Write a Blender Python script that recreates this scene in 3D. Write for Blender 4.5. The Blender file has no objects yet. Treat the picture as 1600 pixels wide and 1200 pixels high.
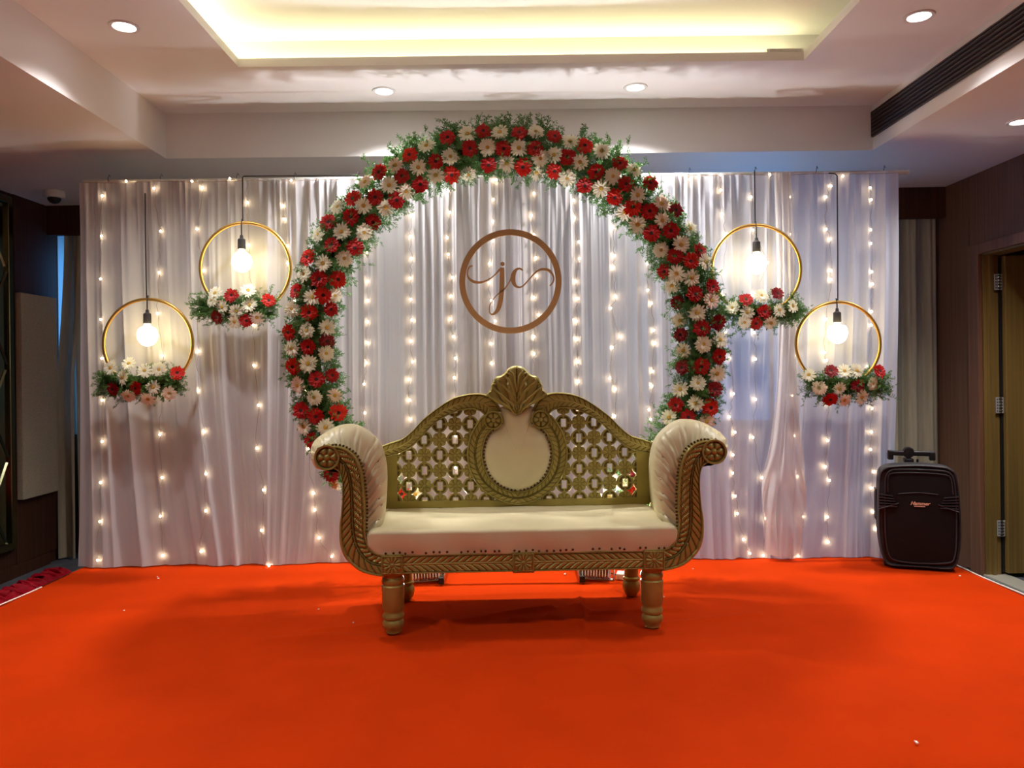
import bpy, bmesh, math, random
import numpy as np
from mathutils import Vector, Matrix, Euler
random.seed(7)
RNG = np.random.default_rng(7)
PI = math.pi
SC = bpy.context.scene
COL = SC.collection

# ------------------------------------------------------------------ camera
EYE = 1.46            # eye height over the room floor
ST = 0.35             # height of the low stage
F = 1200.0            # focal length in pixels of the 1600 px wide frame
ROLL = 0.012
CX, CY = 797.0, 580.0 # vanishing point of the room
cam_d = bpy.data.cameras.new('camera'); cam = bpy.data.objects.new('camera', cam_d); COL.objects.link(cam)
cam_d.sensor_width = 36.0; cam_d.lens = 36.0*F/1600.0
cam_d.shift_x = (800-CX)/1600.0; cam_d.shift_y = -(600-CY)/1600.0
cam_d.clip_start = 0.05; cam_d.clip_end = 200
c_, s_ = math.cos(ROLL), math.sin(ROLL)
cam.matrix_world = Matrix(((c_, s_, 0, 0), (0, 0, -1, 0), (-s_, c_, 0, EYE), (0, 0, 0, 1)))
SC.camera = cam

# ------------------------------------------------------------------ world, exposure
SC.view_settings.view_transform = 'Standard'
SC.view_settings.look = 'None'
SC.view_settings.exposure = 0.75
SC.view_settings.gamma = 1.0
SC.view_settings.use_curve_mapping = False
W = bpy.data.worlds.new('daylight'); SC.world = W; W.use_nodes = True
bg = W.node_tree.nodes['Background']
bg.inputs[0].default_value = (0.10, 0.42, 1.0, 1); bg.inputs[1].default_value = 1.9
SC.cycles.max_bounces = 8; SC.cycles.diffuse_bounces = 4; SC.cycles.transparent_max_bounces = 12
SC.cycles.sample_clamp_indirect = 4.0
SC.cycles.caustics_reflective = False; SC.cycles.caustics_refractive = False

L_DOWN = 56.0        # W per visible ceiling downlight
L_ROOM = 56.0        # W per downlight of the hall behind the camera
L_FLOOD = 92.0       # W per floodlight behind the sofa
E_COVE = 13.0        # LED strip in the ceiling cove
E_FAIRY = 24.0       # fairy light bulbs
E_BULB = 16.0        # pendant bulbs

def area(name, loc, target, energy, color, sx, sy=None, spread=PI, parent=None):
    d = bpy.data.lights.new(name, 'AREA'); d.energy = energy; d.color = color
    d.shape = 'RECTANGLE' if sy else 'DISK'; d.size = sx
    if sy: d.size_y = sy
    d.spread = spread
    o = bpy.data.objects.new(name, d); COL.objects.link(o)
    o.location = loc; o.rotation_euler = (Vector(target)-Vector(loc)).to_track_quat('-Z', 'Y').to_euler()
    if parent:
        o.parent = parent; o.location = Vector(loc)-parent.location
    return o

# ------------------------------------------------------------------ helpers
def at(px, py, D):
    u, v = px-CX, CY-py
    return Vector(((u*c_+v*s_)*D/F, D, EYE+(-u*s_+v*c_)*D/F))
def on_z(px, py, z):
    u, v = px-CX, CY-py
    D = (z-EYE)*F/(-u*s_+v*c_)
    return at(px, py, D)

def lin(c):
    return tuple(((x/255.0)/12.92 if x/255.0 <= .04045 else ((x/255.0+.055)/1.055)**2.4) for x in c)

def mat(name, rgb, rough=.6, metal=0.0, spec=.5, noise=None, bump=None, emit=None, trans=0, coat=0, sub=0):
    m = bpy.data.materials.new(name); m.use_nodes = True
    nt = m.node_tree; b = nt.nodes['Principled BSDF']
    c = lin(rgb)
    b.inputs['Base Color'].default_value = (*c, 1); b.inputs['Roughness'].default_value = rough
    b.inputs['Metallic'].default_value = metal; b.inputs['Specular IOR Level'].default_value = spec
    if coat: b.inputs['Coat Weight'].default_value = coat
    if sub:
        b.inputs['Subsurface Weight'].default_value = sub; b.inputs['Subsurface Radius'].default_value = (.02, .01, .008)
    if emit:
        b.inputs['Emission Color'].default_value = (*emit[0], 1); b.inputs['Emission Strength'].default_value = emit[1]
    tc = nt.nodes.new('ShaderNodeTexCoord')
    def vec(scale):
        mp = nt.nodes.new('ShaderNodeMapping'); mp.inputs['Scale'].default_value = scale
        nt.links.new(tc.outputs['Object'], mp.inputs['Vector']); return mp.outputs[0]
    if noise:    # (scale vec, amount, detail)
        n = nt.nodes.new('ShaderNodeTexNoise'); n.inputs['Scale'].default_value = 1; n.inputs['Detail'].default_value = noise[2]
        nt.links.new(vec(noise[0]), n.inputs['Vector'])
        mr = nt.nodes.new('ShaderNodeMapRange'); mr.inputs['From Min'].default_value = .25; mr.inputs['From Max'].default_value = .75
        nt.links.new(n.outputs['Fac'], mr.inputs['Value'])
        mx = nt.nodes.new('ShaderNodeMix'); mx.data_type = 'RGBA'
        a = noise[1]
        c2 = lin(noise[3]) if len(noise) > 3 else tuple(max(0, x*(1-a)) for x in c)
        c1 = c if len(noise) > 3 else tuple(min(1, x*(1+a)) for x in c)
        mx.inputs[6].default_value = (*c1, 1); mx.inputs[7].default_value = (*c2, 1)
        nt.links.new(mr.outputs[0], mx.inputs[0]); nt.links.new(mx.outputs[2], b.inputs['Base Color'])
    if bump:     # (scale vec, strength, distance)
        n = nt.nodes.new('ShaderNodeTexNoise'); n.inputs['Scale'].default_value = 1; n.inputs['Detail'].default_value = 4
        nt.links.new(vec(bump[0]), n.inputs['Vector'])
        bp = nt.nodes.new('ShaderNodeBump'); bp.inputs['Strength'].default_value = bump[1]; bp.inputs['Distance'].default_value = bump[2]
        nt.links.new(n.outputs['Fac'], bp.inputs['Height']); nt.links.new(bp.outputs[0], b.inputs['Normal'])
    if trans:    # thin cloth or leaf: part of the light goes through
        tl = nt.nodes.new('ShaderNodeBsdfTranslucent'); tl.inputs['Color'].default_value = (*c, 1)
        ms = nt.nodes.new('ShaderNodeMixShader'); ms.inputs[0].default_value = trans
        nt.links.new(b.outputs[0], ms.inputs[1]); nt.links.new(tl.outputs[0], ms.inputs[2])
        nt.links.new(ms.outputs[0], nt.nodes['Material Output'].inputs['Surface'])
    return m

def emat(name, col, strength):
    m = bpy.data.materials.new(name); m.use_nodes = True
    nt = m.node_tree; nt.nodes.clear()
    e = nt.nodes.new('ShaderNodeEmission'); e.inputs[0].default_value = (*col, 1); e.inputs[1].default_value = strength
    o = nt.nodes.new('ShaderNodeOutputMaterial'); nt.links.new(e.outputs[0], o.inputs[0]); return m

def tag(o, label=None, cat=None, group=None, kind=None):
    if label: o['label'] = label
    if cat: o['category'] = cat
    if group: o['group'] = group
    if kind: o['kind'] = kind
    return o

def empty(name, loc, rz=0, label=None, cat=None, group=None, kind=None):
    o = bpy.data.objects.new(name, None); COL.objects.link(o); o.location = loc; o.rotation_euler = (0, 0, rz)
    o.empty_display_size = .05
    return tag(o, label, cat, group, kind)

def inst(name, me, parent, loc=(0, 0, 0), rot=None, scale=None, world=False):
    o = bpy.data.objects.new(name, me); COL.objects.link(o)
    l = Vector(loc)
    if parent:
        o.parent = parent
        if world: l = l-wloc(parent)
    o.location = l
    if rot is not None: o.rotation_euler = rot
    if scale is not None: o.scale = (scale,)*3 if not hasattr(scale, '__len__') else scale
    return o

def wloc(p):
    l = Vector((0, 0, 0))
    while p is not None: l = l+p.location; p = p.parent
    return l

class MB:
    """collects shapes, then links them as one mesh object"""
    def __init__(s): s.v = []; s.f = []
    def add(s, vs, fs):
        k = len(s.v); s.v += [tuple(v) for v in vs]; s.f += [tuple(i+k for i in f) for f in fs]; return s
    def box(s, x0, x1, y0, y1, z0, z1):
        vs = [(x, y, z) for x in (x0, x1) for y in (y0, y1) for z in (z0, z1)]
        return s.add(vs, [(0, 1, 3, 2), (4, 6, 7, 5), (0, 4, 5, 1), (2, 3, 7, 6), (0, 2, 6, 4), (1, 5, 7, 3)])
    def bbox(s, x0, x1, y0, y1, z0, z1, r=.005, seg=2):
        bm = bmesh.new(); bmesh.ops.create_cube(bm, size=1)
        for v in bm.verts:
            v.co = ((x0+x1)/2+v.co.x*(x1-x0), (y0+y1)/2+v.co.y*(y1-y0), (z0+z1)/2+v.co.z*(z1-z0))
        bmesh.ops.bevel(bm, geom=list(bm.edges), offset=r, segments=seg, affect='EDGES', profile=.5)
        bm.verts.index_update()
        s.add([v.co[:] for v in bm.verts], [[v.index for v in f.verts] for f in bm.faces]); bm.free(); return s
    def prism(s, pts, a, b, axis='y'):
        """closed outline pts (x,z) extruded from a to b along y (or (x,y) along z)"""
        n = len(pts)
        if axis == 'y': vs = [(p[0], a, p[1]) for p in pts]+[(p[0], b, p[1]) for p in pts]
        elif axis == 'z': vs = [(p[0], p[1], a) for p in pts]+[(p[0], p[1], b) for p in pts]
        else: vs = [(a, p[0], p[1]) for p in pts]+[(b, p[0], p[1]) for p in pts]
        fs = [(i, (i+1) % n, n+(i+1) % n, n+i) for i in range(n)]+[tuple(range(n))[::-1], tuple(range(n, 2*n))]
        return s.add(vs, fs)
    def tube(s, pts, r, n=8, closed=False, cap=True):
        pts = [Vector(p) for p in pts]; N = len(pts); rr = r if hasattr(r, '__len__') else [r]*N
        rings = []; up = Vector((0, 0, 1)); prev = None
        for i, p in enumerate(pts):
            a = pts[(i-1) % N] if (closed or i > 0) else p; b = pts[(i+1) % N] if (closed or i < N-1) else p
            t = (b-a).normalized()
            if prev is None:
                u = t.cross(up)
                if u.length < .1: u = t.cross(Vector((0, 1, 0)))
            else: u = prev-t*prev.dot(t)
            u.normalize(); prev = u; w = t.cross(u)
            rings.append([p+(u*math.cos(2*PI*k/n)+w*math.sin(2*PI*k/n))*rr[i] for k in range(n)])
        vs = [q for g in rings for q in g]; fs = []
        for i in range(N if closed else N-1):
            j = (i+1) % N
            for k in range(n):
                fs.append((i*n+k, i*n+(k+1) % n, j*n+(k+1) % n, j*n+k))
        if cap and not closed: fs += [tuple(range(n))[::-1], tuple((N-1)*n+k for k in range(n))]
        return s.add(vs, fs)
    def lathe(s, prof, n=24, c=(0, 0, 0), axis='z'):
        """prof: (r, h) from one end to the other"""
        vs = []; N = len(prof)
        for r, h in prof:
            for k in range(n):
                a = 2*PI*k/n; x, y = r*math.cos(a), r*math.sin(a)
                if axis == 'z': vs.append((c[0]+x, c[1]+y, c[2]+h))
                elif axis == 'y': vs.append((c[0]+x, c[1]+h, c[2]+y))
                else: vs.append((c[0]+h, c[1]+x, c[2]+y))
        fs = [(i*n+k, i*n+(k+1) % n, (i+1)*n+(k+1) % n, (i+1)*n+k) for i in range(N-1) for k in range(n)]
        if prof[0][0] > 1e-6: fs.append(tuple(range(n))[::-1])
        if prof[-1][0] > 1e-6: fs.append(tuple((N-1)*n+k for k in range(n)))
        return s.add(vs, fs)
    def grid(s, P, closed_u=False):
        """P[i][j] array of points"""
        P = np.asarray(P); a, b = P.shape[:2]
        k = len(s.v); s.v += [tuple(p) for p in P.reshape(-1, 3)]
        for i in range(a if closed_u else a-1):
            i2 = (i+1) % a
            for j in range(b-1):
                s.f.append((k+i*b+j, k+i*b+j+1, k+i2*b+j+1, k+i2*b+j))
        return s
    def xf(s, M):
        s.v = [tuple(M @ Vector(v)) for v in s.v]; return s
    def mesh(s, name, m, smooth=None, offset=None):
        me = bpy.data.meshes.new(name)
        vs = s.v if offset is None else [(v[0]-offset[0], v[1]-offset[1], v[2]-offset[2]) for v in s.v]
        me.from_pydata(vs, [], s.f); me.materials.append(m)
        bm = bmesh.new(); bm.from_mesh(me); bmesh.ops.recalc_face_normals(bm, faces=bm.faces); bm.to_mesh(me); bm.free()
        if smooth is not None:
            me.polygons.foreach_set('use_smooth', [True]*len(me.polygons))
            if smooth < 180: me.set_sharp_from_angle(angle=math.radians(smooth))
        me.update(); return me
    def build(s, name, m, parent=None, smooth=None, local=False, kind=None, label=None):
        off = None if (parent is None or local) else wloc(parent)
        o = bpy.data.objects.new(name, s.mesh(name, m, smooth, off)); COL.objects.link(o)
        if parent: o.parent = parent
        return tag(o, label=label, kind=kind)

def smooth_path(pts, n, closed=False):
    """Catmull-Rom through pts, n samples evenly by arc length"""
    P = np.array(pts, float); N = len(P); out = []
    segs = N if closed else N-1
    for i in range(segs):
        p1, p2 = P[i % N], P[(i+1) % N]
        p0 = P[(i-1) % N] if (closed or i > 0) else 2*p1-p2
        p3 = P[(i+2) % N] if (closed or i < N-2) else 2*p2-p1
        for t in np.linspace(0, 1, 12, endpoint=False):
            out.append(.5*((2*p1)+(-p0+p2)*t+(2*p0-5*p1+4*p2-p3)*t*t+(-p0+3*p1-3*p2+p3)*t**3))
    out.append(P[0] if closed else P[-1]); out = np.array(out)
    d = np.concatenate([[0], np.cumsum(np.linalg.norm(np.diff(out, axis=0), axis=1))])
    s = np.linspace(0, d[-1], n+1)[:-1] if closed else np.linspace(0, d[-1], n)
    return np.stack([np.interp(s, d, out[:, k]) for k in range(out.shape[1])], 1)

# ------------------------------------------------------------------ materials
M = {}
M['ceiling'] = mat('ceiling_paint', (236, 232, 232), .55, bump=((60, 60, 60), .05, .002))
M['floor'] = mat('grey_carpet', (92, 95, 102), .95, noise=((9, 9, 9), .25, 4), bump=((300, 300, 300), .3, .003))
M['red_carpet'] = mat('orange_red_carpet', (184, 50, 4), .95, spec=.04, noise=((3, 3, 3), .10, 5), bump=((500, 500, 500), .35, .002))
M['stage_wood'] = mat('stage_board', (70, 50, 40), .8)
M['satin'] = mat('crimson_satin', (120, 2, 20), .6, spec=.08, noise=((30, 30, 30), .2, 2))
M['piping'] = mat('white_tape', (235, 225, 215), .7)
M['veneer'] = mat('walnut_veneer', (112, 78, 58), .42, noise=((60, 60, 1.2), .32, 5), bump=((90, 90, 2), .08, .001))
M['veneer2'] = mat('dark_walnut_veneer', (70, 42, 30), .65, spec=.2, noise=((60, 60, 1.2), .3, 5))
M['door'] = mat('olive_door_veneer', (130, 104, 54), .4, noise=((50, 50, 1.0), .3, 5))
M['casing'] = mat('door_casing_veneer', (124, 84, 62), .42, noise=((40, 40, 1.2), .25, 4))
M['steel'] = mat('brushed_steel', (205, 205, 200), .5, .5)
M['chrome'] = mat('satin_chrome', (200, 198, 190), .25, 1.0)
M['black'] = mat('black_plastic', (22, 20, 21), .45)
M['black_soft'] = mat('charcoal_plastic', (48, 47, 50), .55, bump=((400, 400, 400), .2, .001))
M['grille'] = mat('speaker_grille', (20, 17, 17), .7, spec=.2, bump=((900, 900, 900), .5, .001))
M['rubber'] = mat('black_rubber', (14, 14, 14), .7)
M['slot'] = mat('dark_bronze_grille', (58, 47, 46), .5)
M['slot_dark'] = mat('duct_interior', (12, 10, 10), .9)
M['panel_cloth'] = mat('beige_acoustic_cloth', (176, 164, 142), .95, noise=((220, 220, 220), .28, 3), bump=((400, 400, 400), .5, .002))
M['wcurtain'] = mat('olive_window_curtain', (166, 156, 132), .85, noise=((25, 25, 3), .12, 3), trans=.06)
M['mirror'] = mat('bronze_mirror', (150, 150, 125), .12, 1.0)
M['mirror_strip'] = mat('bronze_strip', (120, 118, 92), .2, 1.0)
M['gold_hoop'] = mat('gold_hoop', (186, 148, 78), .35, .8)
M['sign'] = mat('bronze_sign_board', (170, 122, 78), .5, .15, noise=((8, 8, 8), .08, 2))
M['cream'] = mat('cream_leatherette', (220, 210, 172), .36, noise=((7, 7, 7), .06, 4), bump=((14, 14, 14), .12, .01))
M['nail'] = mat('antique_nail', (96, 72, 50), .3, .9)
M['white_plastic'] = mat('white_plastic', (228, 226, 222), .45)
M['white_metal'] = mat('white_painted_metal', (226, 222, 220), .4)
M['petal_red'] = mat('red_petal', (196, 14, 12), .55, trans=.15, noise=((40, 40, 40), .25, 2))
M['petal_dark'] = mat('dark_red_petal', (150, 6, 20), .55, trans=.12, noise=((40, 40, 40), .25, 2))
M['petal_red_lit'] = mat('lit_red_petal', (226, 36, 14), .55, trans=.2, noise=((40, 40, 40), .2, 2))  # bright tone that lighting gives red petals, put into the base colour
M['petal_white'] = mat('ivory_petal', (252, 250, 228), .55, trans=.2)
M['petal_blush'] = mat('blush_petal', (246, 226, 206), .55, trans=.2)
M['eye_dark'] = mat('dark_flower_centre', (52, 6, 12), .8, noise=((300, 300, 300), .5, 2))
M['eye_yellow'] = mat('yellow_flower_centre', (196, 160, 66), .8, noise=((300, 300, 300), .4, 2))
M['leaf'] = mat('fern_green', (64, 108, 46), .6, trans=.3, noise=((7, 7, 7), .0, 3, (116, 162, 88)))
M['leaf_in'] = mat('garland_core_green', (30, 46, 24), .9)
M['lens'] = emat('downlight_lens', (1.0, .98, .96), 9.0)
M['led'] = emat('led_strip', (1.0, .97, .52), E_COVE)
M['fairy'] = emat('fairy_bulb', (1.0, .74, .44), E_FAIRY)
M['bulb'] = emat('filament_bulb', (1.0, .78, .38), E_BULB)
M['flood_glass'] = emat('flood_glass', (1.0, .98, .95), 8.0)
M['wire'] = mat('clear_wire', (150, 130, 110), .4)
M['orange_logo'] = mat('logo_print', (240, 190, 160), .5)
M['marble'] = mat('threshold_marble', (215, 210, 190), .3)
M['corridor'] = mat('corridor_paint', (150, 135, 100), .8)

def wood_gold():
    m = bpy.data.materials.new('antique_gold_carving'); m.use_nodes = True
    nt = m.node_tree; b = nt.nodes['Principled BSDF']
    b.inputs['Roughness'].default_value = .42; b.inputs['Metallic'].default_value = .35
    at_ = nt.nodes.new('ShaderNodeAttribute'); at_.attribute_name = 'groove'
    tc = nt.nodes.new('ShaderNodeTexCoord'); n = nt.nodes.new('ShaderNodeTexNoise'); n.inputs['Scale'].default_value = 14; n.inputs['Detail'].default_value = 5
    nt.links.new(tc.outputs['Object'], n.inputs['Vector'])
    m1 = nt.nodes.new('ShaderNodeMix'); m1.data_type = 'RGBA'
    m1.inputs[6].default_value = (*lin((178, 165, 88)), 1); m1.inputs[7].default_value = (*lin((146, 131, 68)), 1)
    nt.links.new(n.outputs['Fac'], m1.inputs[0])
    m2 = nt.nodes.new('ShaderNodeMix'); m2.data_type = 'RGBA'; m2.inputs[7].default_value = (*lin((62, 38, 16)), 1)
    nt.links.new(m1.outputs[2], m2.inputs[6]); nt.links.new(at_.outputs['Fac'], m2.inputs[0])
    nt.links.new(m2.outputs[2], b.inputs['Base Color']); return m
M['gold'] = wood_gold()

def sheer():
    m = bpy.data.materials.new('sheer_white_drape'); m.use_nodes = True
    nt = m.node_tree; nt.nodes.clear()
    o = nt.nodes.new('ShaderNodeOutputMaterial')
    d = nt.nodes.new('ShaderNodeBsdfDiffuse'); t = nt.nodes.new('ShaderNodeBsdfTranslucent'); tr = nt.nodes.new('ShaderNodeBsdfTransparent')
    c = (*lin((228, 226, 230)), 1)
    d.inputs[0].default_value = c; t.inputs[0].default_value = c
    a = nt.nodes.new('ShaderNodeMixShader'); a.inputs[0].default_value = .5
    b = nt.nodes.new('ShaderNodeMixShader'); b.inputs[0].default_value = .05
    nt.links.new(d.outputs[0], a.inputs[1]); nt.links.new(t.outputs[0], a.inputs[2])
    nt.links.new(a.outputs[0], b.inputs[1]); nt.links.new(tr.outputs[0], b.inputs[2]); nt.links.new(b.outputs[0], o.inputs[0])
    return m
M['sheer'] = sheer()

# ------------------------------------------------------------------ room shell
ZL, ZU, ZI = EYE+1.34, EYE+1.617, EYE+1.82     # lower ceiling, raised tray, cove ceiling
XL, XR = -3.62, 3.27                           # side walls
TX0, TX1, TY0, TY1 = -2.11, 2.26, -3.0, 4.75   # raised tray
OX0, OX1, OY0, OY1 = -1.41, 1.565, 0.3, 4.04   # cove opening
YB, YF = 6.35, -4.6

MB().box(XL-.2, XR+2.2, YF-.1, YB+.3, -.12, 0).build('floor', M['floor'], kind='structure')
b = MB()
b.box(XL-.2, TX0, YF, YB+.3, ZL, ZL+.1); b.box(TX1, XR+.2, YF, YB+.3, ZL, ZL+.1)
b.box(TX0, TX1, TY1, YB+.3, ZL, ZL+.1); b.box(TX0, TX1, YF, TY0, ZL, ZL+.1)
t = .03
b.box(TX0-t, TX0, TY0, TY1, ZL+.1, ZU); b.box(TX1, TX1+t, TY0, TY1, ZL+.1, ZU)     # beam faces
b.box(TX0, TX1, TY1, TY1+t, ZL+.1, ZU); b.box(TX0, TX1, TY0-t, TY0, ZL+.1, ZU)
b.box(TX0-t, OX0, TY0-t, TY1+t, ZU, ZU+.045); b.box(OX1, TX1+t, TY0-t, TY1+t, ZU, ZU+.045)
b.box(OX0, OX1, OY1, TY1+t, ZU, ZU+.045); b.box(OX0, OX1, TY0-t, OY0, ZU, ZU+.045)
s = .16
b.box(OX0-s, OX1+s, OY0-s, OY1+s, ZI, ZI+.05)
b.box(OX0-s-.03, OX0-s, OY0-s, OY1+s, ZU+.045, ZI+.05); b.box(OX1+s, OX1+s+.03, OY0-s, OY1+s, ZU+.045, ZI+.05)
b.box(OX0-s, OX1+s, OY1+s, OY1+s+.03, ZU+.045, ZI+.05); b.box(OX0-s, OX1+s, OY0-s-.03, OY0-s, ZU+.045, ZI+.05)
b.build('ceiling', M['ceiling'], kind='structure')

# left wall: dark veneer panels on a base
wl = empty('wall_left', (XL, 0, 0), kind='structure')
MB().box(XL-.2, XL-.012, YF, YB+.05, 0, ZL).build('wall_base', M['veneer2'], wl)
for y0, y1 in ((5.62, 6.5), (2.2, 4.3), (.0, 2.19), (-2.3, -.01), (-4.6, -2.31)):
    MB().bbox(XL-.012, XL, y0+.002, min(y1, YB+.05)-.002, 0.09, ZL, .002, 1).build('wood_panel', M['veneer2'], wl)
MB().box(XL, XL+.012, YF, 6.0, 0, .09).build('baseboard_left', M['veneer2'], kind='structure')
# mirrored diamond panel on the left wall
mp = empty('mirror_panel', (XL, 5.0, 0), label='tall bronze mirrored wall panel with raised diamond strips at the left edge', cat='wall panel')
y0, y1, z0, z1 = 4.32, 5.56, .22, ZL-.04
MB().box(XL, XL+.012, y0, y1, z0, z1).build('mirror_sheet', M['mirror'], mp)
for a in ((y0, y0+.05, z0, z1), (y1-.05, y1, z0, z1), (y0+.05, y1-.05, z0, z0+.05), (y0+.05, y1-.05, z1-.05, z1)):
    MB().bbox(XL+.002, XL+.035, *a, .004, 1).build('frame_strip', M['mirror_strip'], mp)
w_ = (y1-y0-.1)/3
for i in range(-3, 7):
    for sgn in (1, -1):
        # diagonal strips, clipped to the panel
        ya, za = y0+.05+i*w_*1.0, z0+.05
        H = z1-z0-.1; pts = []
        slope = 1.75
        for q in np.linspace(0, 1, 60):
            z = z0+.05+q*H; y = (y0+.05+i*w_+(z-z0)/slope) if sgn > 0 else (y1-.05-i*w_-(z-z0)/slope)
            if y0+.05 <= y <= y1-.05: pts.append((y, z))
        if len(pts) > 2:
            (ya, za), (yb, zb) = pts[0], pts[-1]
            MB().tube([(XL+.014, ya, za), (XL+.014, yb, zb)], .011, 4).build('diamond_strip', M['mirror_strip'], mp)
MB().box(XL-.012, XL+.004, 6.16, YB, .06, ZL).build('window_reveal', M['ceiling'], wl)
# acoustic cloth panel
MB().bbox(XL+.001, XL+.05, 5.62, 6.06, .56, 2.08, .006, 2).build('acoustic_panel', M['panel_cloth'])
tag(bpy.data.objects['acoustic_panel'], 'beige woven cloth covered acoustic panel hung on the dark left wall', 'wall panel')

# right wall
wr = empty('wall_right', (XR, 0, 0), kind='structure')
DY0, DY1, DZ = 4.30, 5.33, 2.235              # door opening
MB().box(XR+.012, XR+.1, DY1, YB+.05, 0, ZL).box(XR+.012, XR+.1, DY0, DY1, DZ, ZL).box(XR+.012, XR+.1, YF, DY0, 0, ZL).build('wall_base', M['veneer'], wr)
for y0, y1, z0, z1 in ((5.45, 6.4, .0, ZL), (4.87, 5.449, DZ+.07, ZL), (4.1, 4.869, DZ+.07, ZL), (2.5, 4.18, 0, ZL), (.6, 2.499, 0, ZL), (-1.5, .599, 0, ZL), (-4.6, -1.501, 0, ZL)):
    MB().bbox(XR, XR+.012, y0+.0015, y1-.0015, z0, z1, .0015, 1).build('wood_panel', M['veneer'], wr)
# door casing, jamb, leaf, hinges
tr = empty('trim_1', (XR, DY1, 0), kind='structure')
MB().bbox(XR-.018, XR+.012, DY1, DY1+.12, 0, DZ+.07, .003).build('casing_side', M['casing'], tr)
MB().bbox(XR-.018, XR+.012, DY0-.12, DY1, DZ, DZ+.07, .003).build('casing_head', M['casing'], tr)
MB().bbox(XR-.018, XR+.012, DY0-.12, DY0, 0, DZ, .003).build('casing_side', M['casing'], tr)
MB().box(XR+.012, XR+.115, DY1-.012, DY1+.03, 0, DZ).box(XR+.05, XR+.075, DY1-.03, DY1-.012, 0, DZ).build('door_jamb', M['door'], tr)
MB().box(XR+.012, XR+.14, DY0, DY1, DZ-.012, DZ+.02).build('head_jamb', M['door'], tr)
MB().box(XR, XR+.16, DY0, DY1+.2, 0, .012).build('threshold', M['marble'], tr)
dr = empty('door_1', (XR+.14, DY1-.05, 0), kind='structure')
MB().bbox(XR+.135, XR+1.10, DY1-.06, DY1-.02, .03, DZ-.02, .003).build('door_leaf', M['door'], dr)
MB().box(XR+.118, XR+.134, DY1-.02, DY1-.008, 0.03, DZ-.03).build('gap_shade_strip', M['rubber'], dr)  # black strip in the open gap beside the leaf, its shade given as colour
for z in (.335, 1.185, 2.035):
    h = MB().bbox(XR+.078, XR+.132, DY1-.034, DY1-.028, z-.055, z+.055, .001, 1).build('door_hinge', M['steel'], dr)
    g = MB(); kx = XR+.105
    g.lathe([(.008, -.055), (.008, .055)], 10, (kx, DY1-.038, z))
    g.build('hinge_pin', M['chrome'], h, 40)
    g = MB()
    for k in range(-2, 3):
        g.lathe([(.0093, -.004), (.0093, .004)], 10, (kx, DY1-.038, z+k*.0215))
        for sx in (-.017, .017): g.lathe([(.0045, -.0345), (.0045, -.0335)], 8, (kx+sx, DY1, z+k*.02), 'y')
    g.build('hinge_knuckles', M['rubber'], h, 40)
# corridor beyond the doorway
MB().box(XR+.1, XR+2.2, DY1+.25, DY1+.35, 0, 2.7).box(XR+2.1, XR+2.2, 3.2, DY1+.3, 0, 2.7).box(XR+.1, XR+2.2, 3.1, 3.2, 0, 2.7).box(XR+.1, XR+2.2, 3.1, DY1+.35, 2.7, 2.8).build('wall_corridor', M['corridor'], kind='structure')

# back wall with the window, wall behind the camera
wb = MB(); WX0, WX1, WZ0, WZ1 = XL+.0, 2.95, .98, 2.55
wb.box(XL-.2, XR+.2, YB, YB+.1, 0, WZ0).box(XL-.2, XR+.2, YB, YB+.1, WZ1, ZL+.1).box(WX1, XR+.2, YB, YB+.1, WZ0, WZ1)
wb.build('wall_back', M['veneer2'], kind='structure')
MB().box(XL-.2, XR+.3, YF-.1, YF, 0, ZL+.1).build('wall_front', mat('front_wall_paint', (190, 172, 158), .8), kind='structure')
wn = empty('window_1', (0, YB+.05, WZ0), kind='structure')
MB().box(WX0, WX1, YB+.02, YB+.08, WZ0, WZ0+.05).build('window_rail', M['steel'], wn)
MB().box(WX0, WX1, YB+.02, YB+.08, WZ1-.05, WZ1).build('window_rail', M['steel'], wn)
for x in np.linspace(WX0+.025, WX1-.025, 6):
    MB().box(x-.025, x+.025, YB+.02, YB+.08, WZ0+.05, WZ1-.05).build('window_mullion', M['steel'], wn)
def glass_mat():
    m = bpy.data.materials.new('window_glass'); m.use_nodes = True; nt = m.node_tree; nt.nodes.clear()
    o = nt.nodes.new('ShaderNodeOutputMaterial'); a = nt.nodes.new('ShaderNodeBsdfTransparent'); g = nt.nodes.new('ShaderNodeBsdfGlossy')
    g.inputs['Roughness'].default_value = .02; x = nt.nodes.new('ShaderNodeMixShader'); x.inputs[0].default_value = .06
    nt.links.new(a.outputs[0], x.inputs[1]); nt.links.new(g.outputs[0], x.inputs[2]); nt.links.new(x.outputs[0], o.inputs[0]); return m
gm = glass_mat(); xs = np.linspace(WX0+.025, WX1-.025, 6)
for a, c in zip(xs[:-1], xs[1:]):
    MB().box(a+.025, c-.025, YB+.045, YB+.052, WZ0+.05, WZ1-.05).build('window_pane', gm, wn)
for x0, x1 in ((XL, XL+.25), (1.3, 2.25)):
    l = area('window_portal', ((x0+x1)/2, YB+.11, (WZ0+WZ1)/2), ((x0+x1)/2, 0, (WZ0+WZ1)/2), 1, (1, 1, 1), x1-x0, WZ1-WZ0)
    l.data.cycles.is_portal = True
# pelmet over the window curtains
pl = MB(); ya, yb = 6.02, 5.74
vs = [(XL, ya, 2.57), (XR, yb, 2.57), (XR, yb+.05, 2.57), (XL, ya+.05, 2.57)]
pl.prism([(v[0], v[1]) for v in vs], 2.57, ZL, 'z')
pl.build('trim_2', M['veneer2'], kind='structure')

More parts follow.
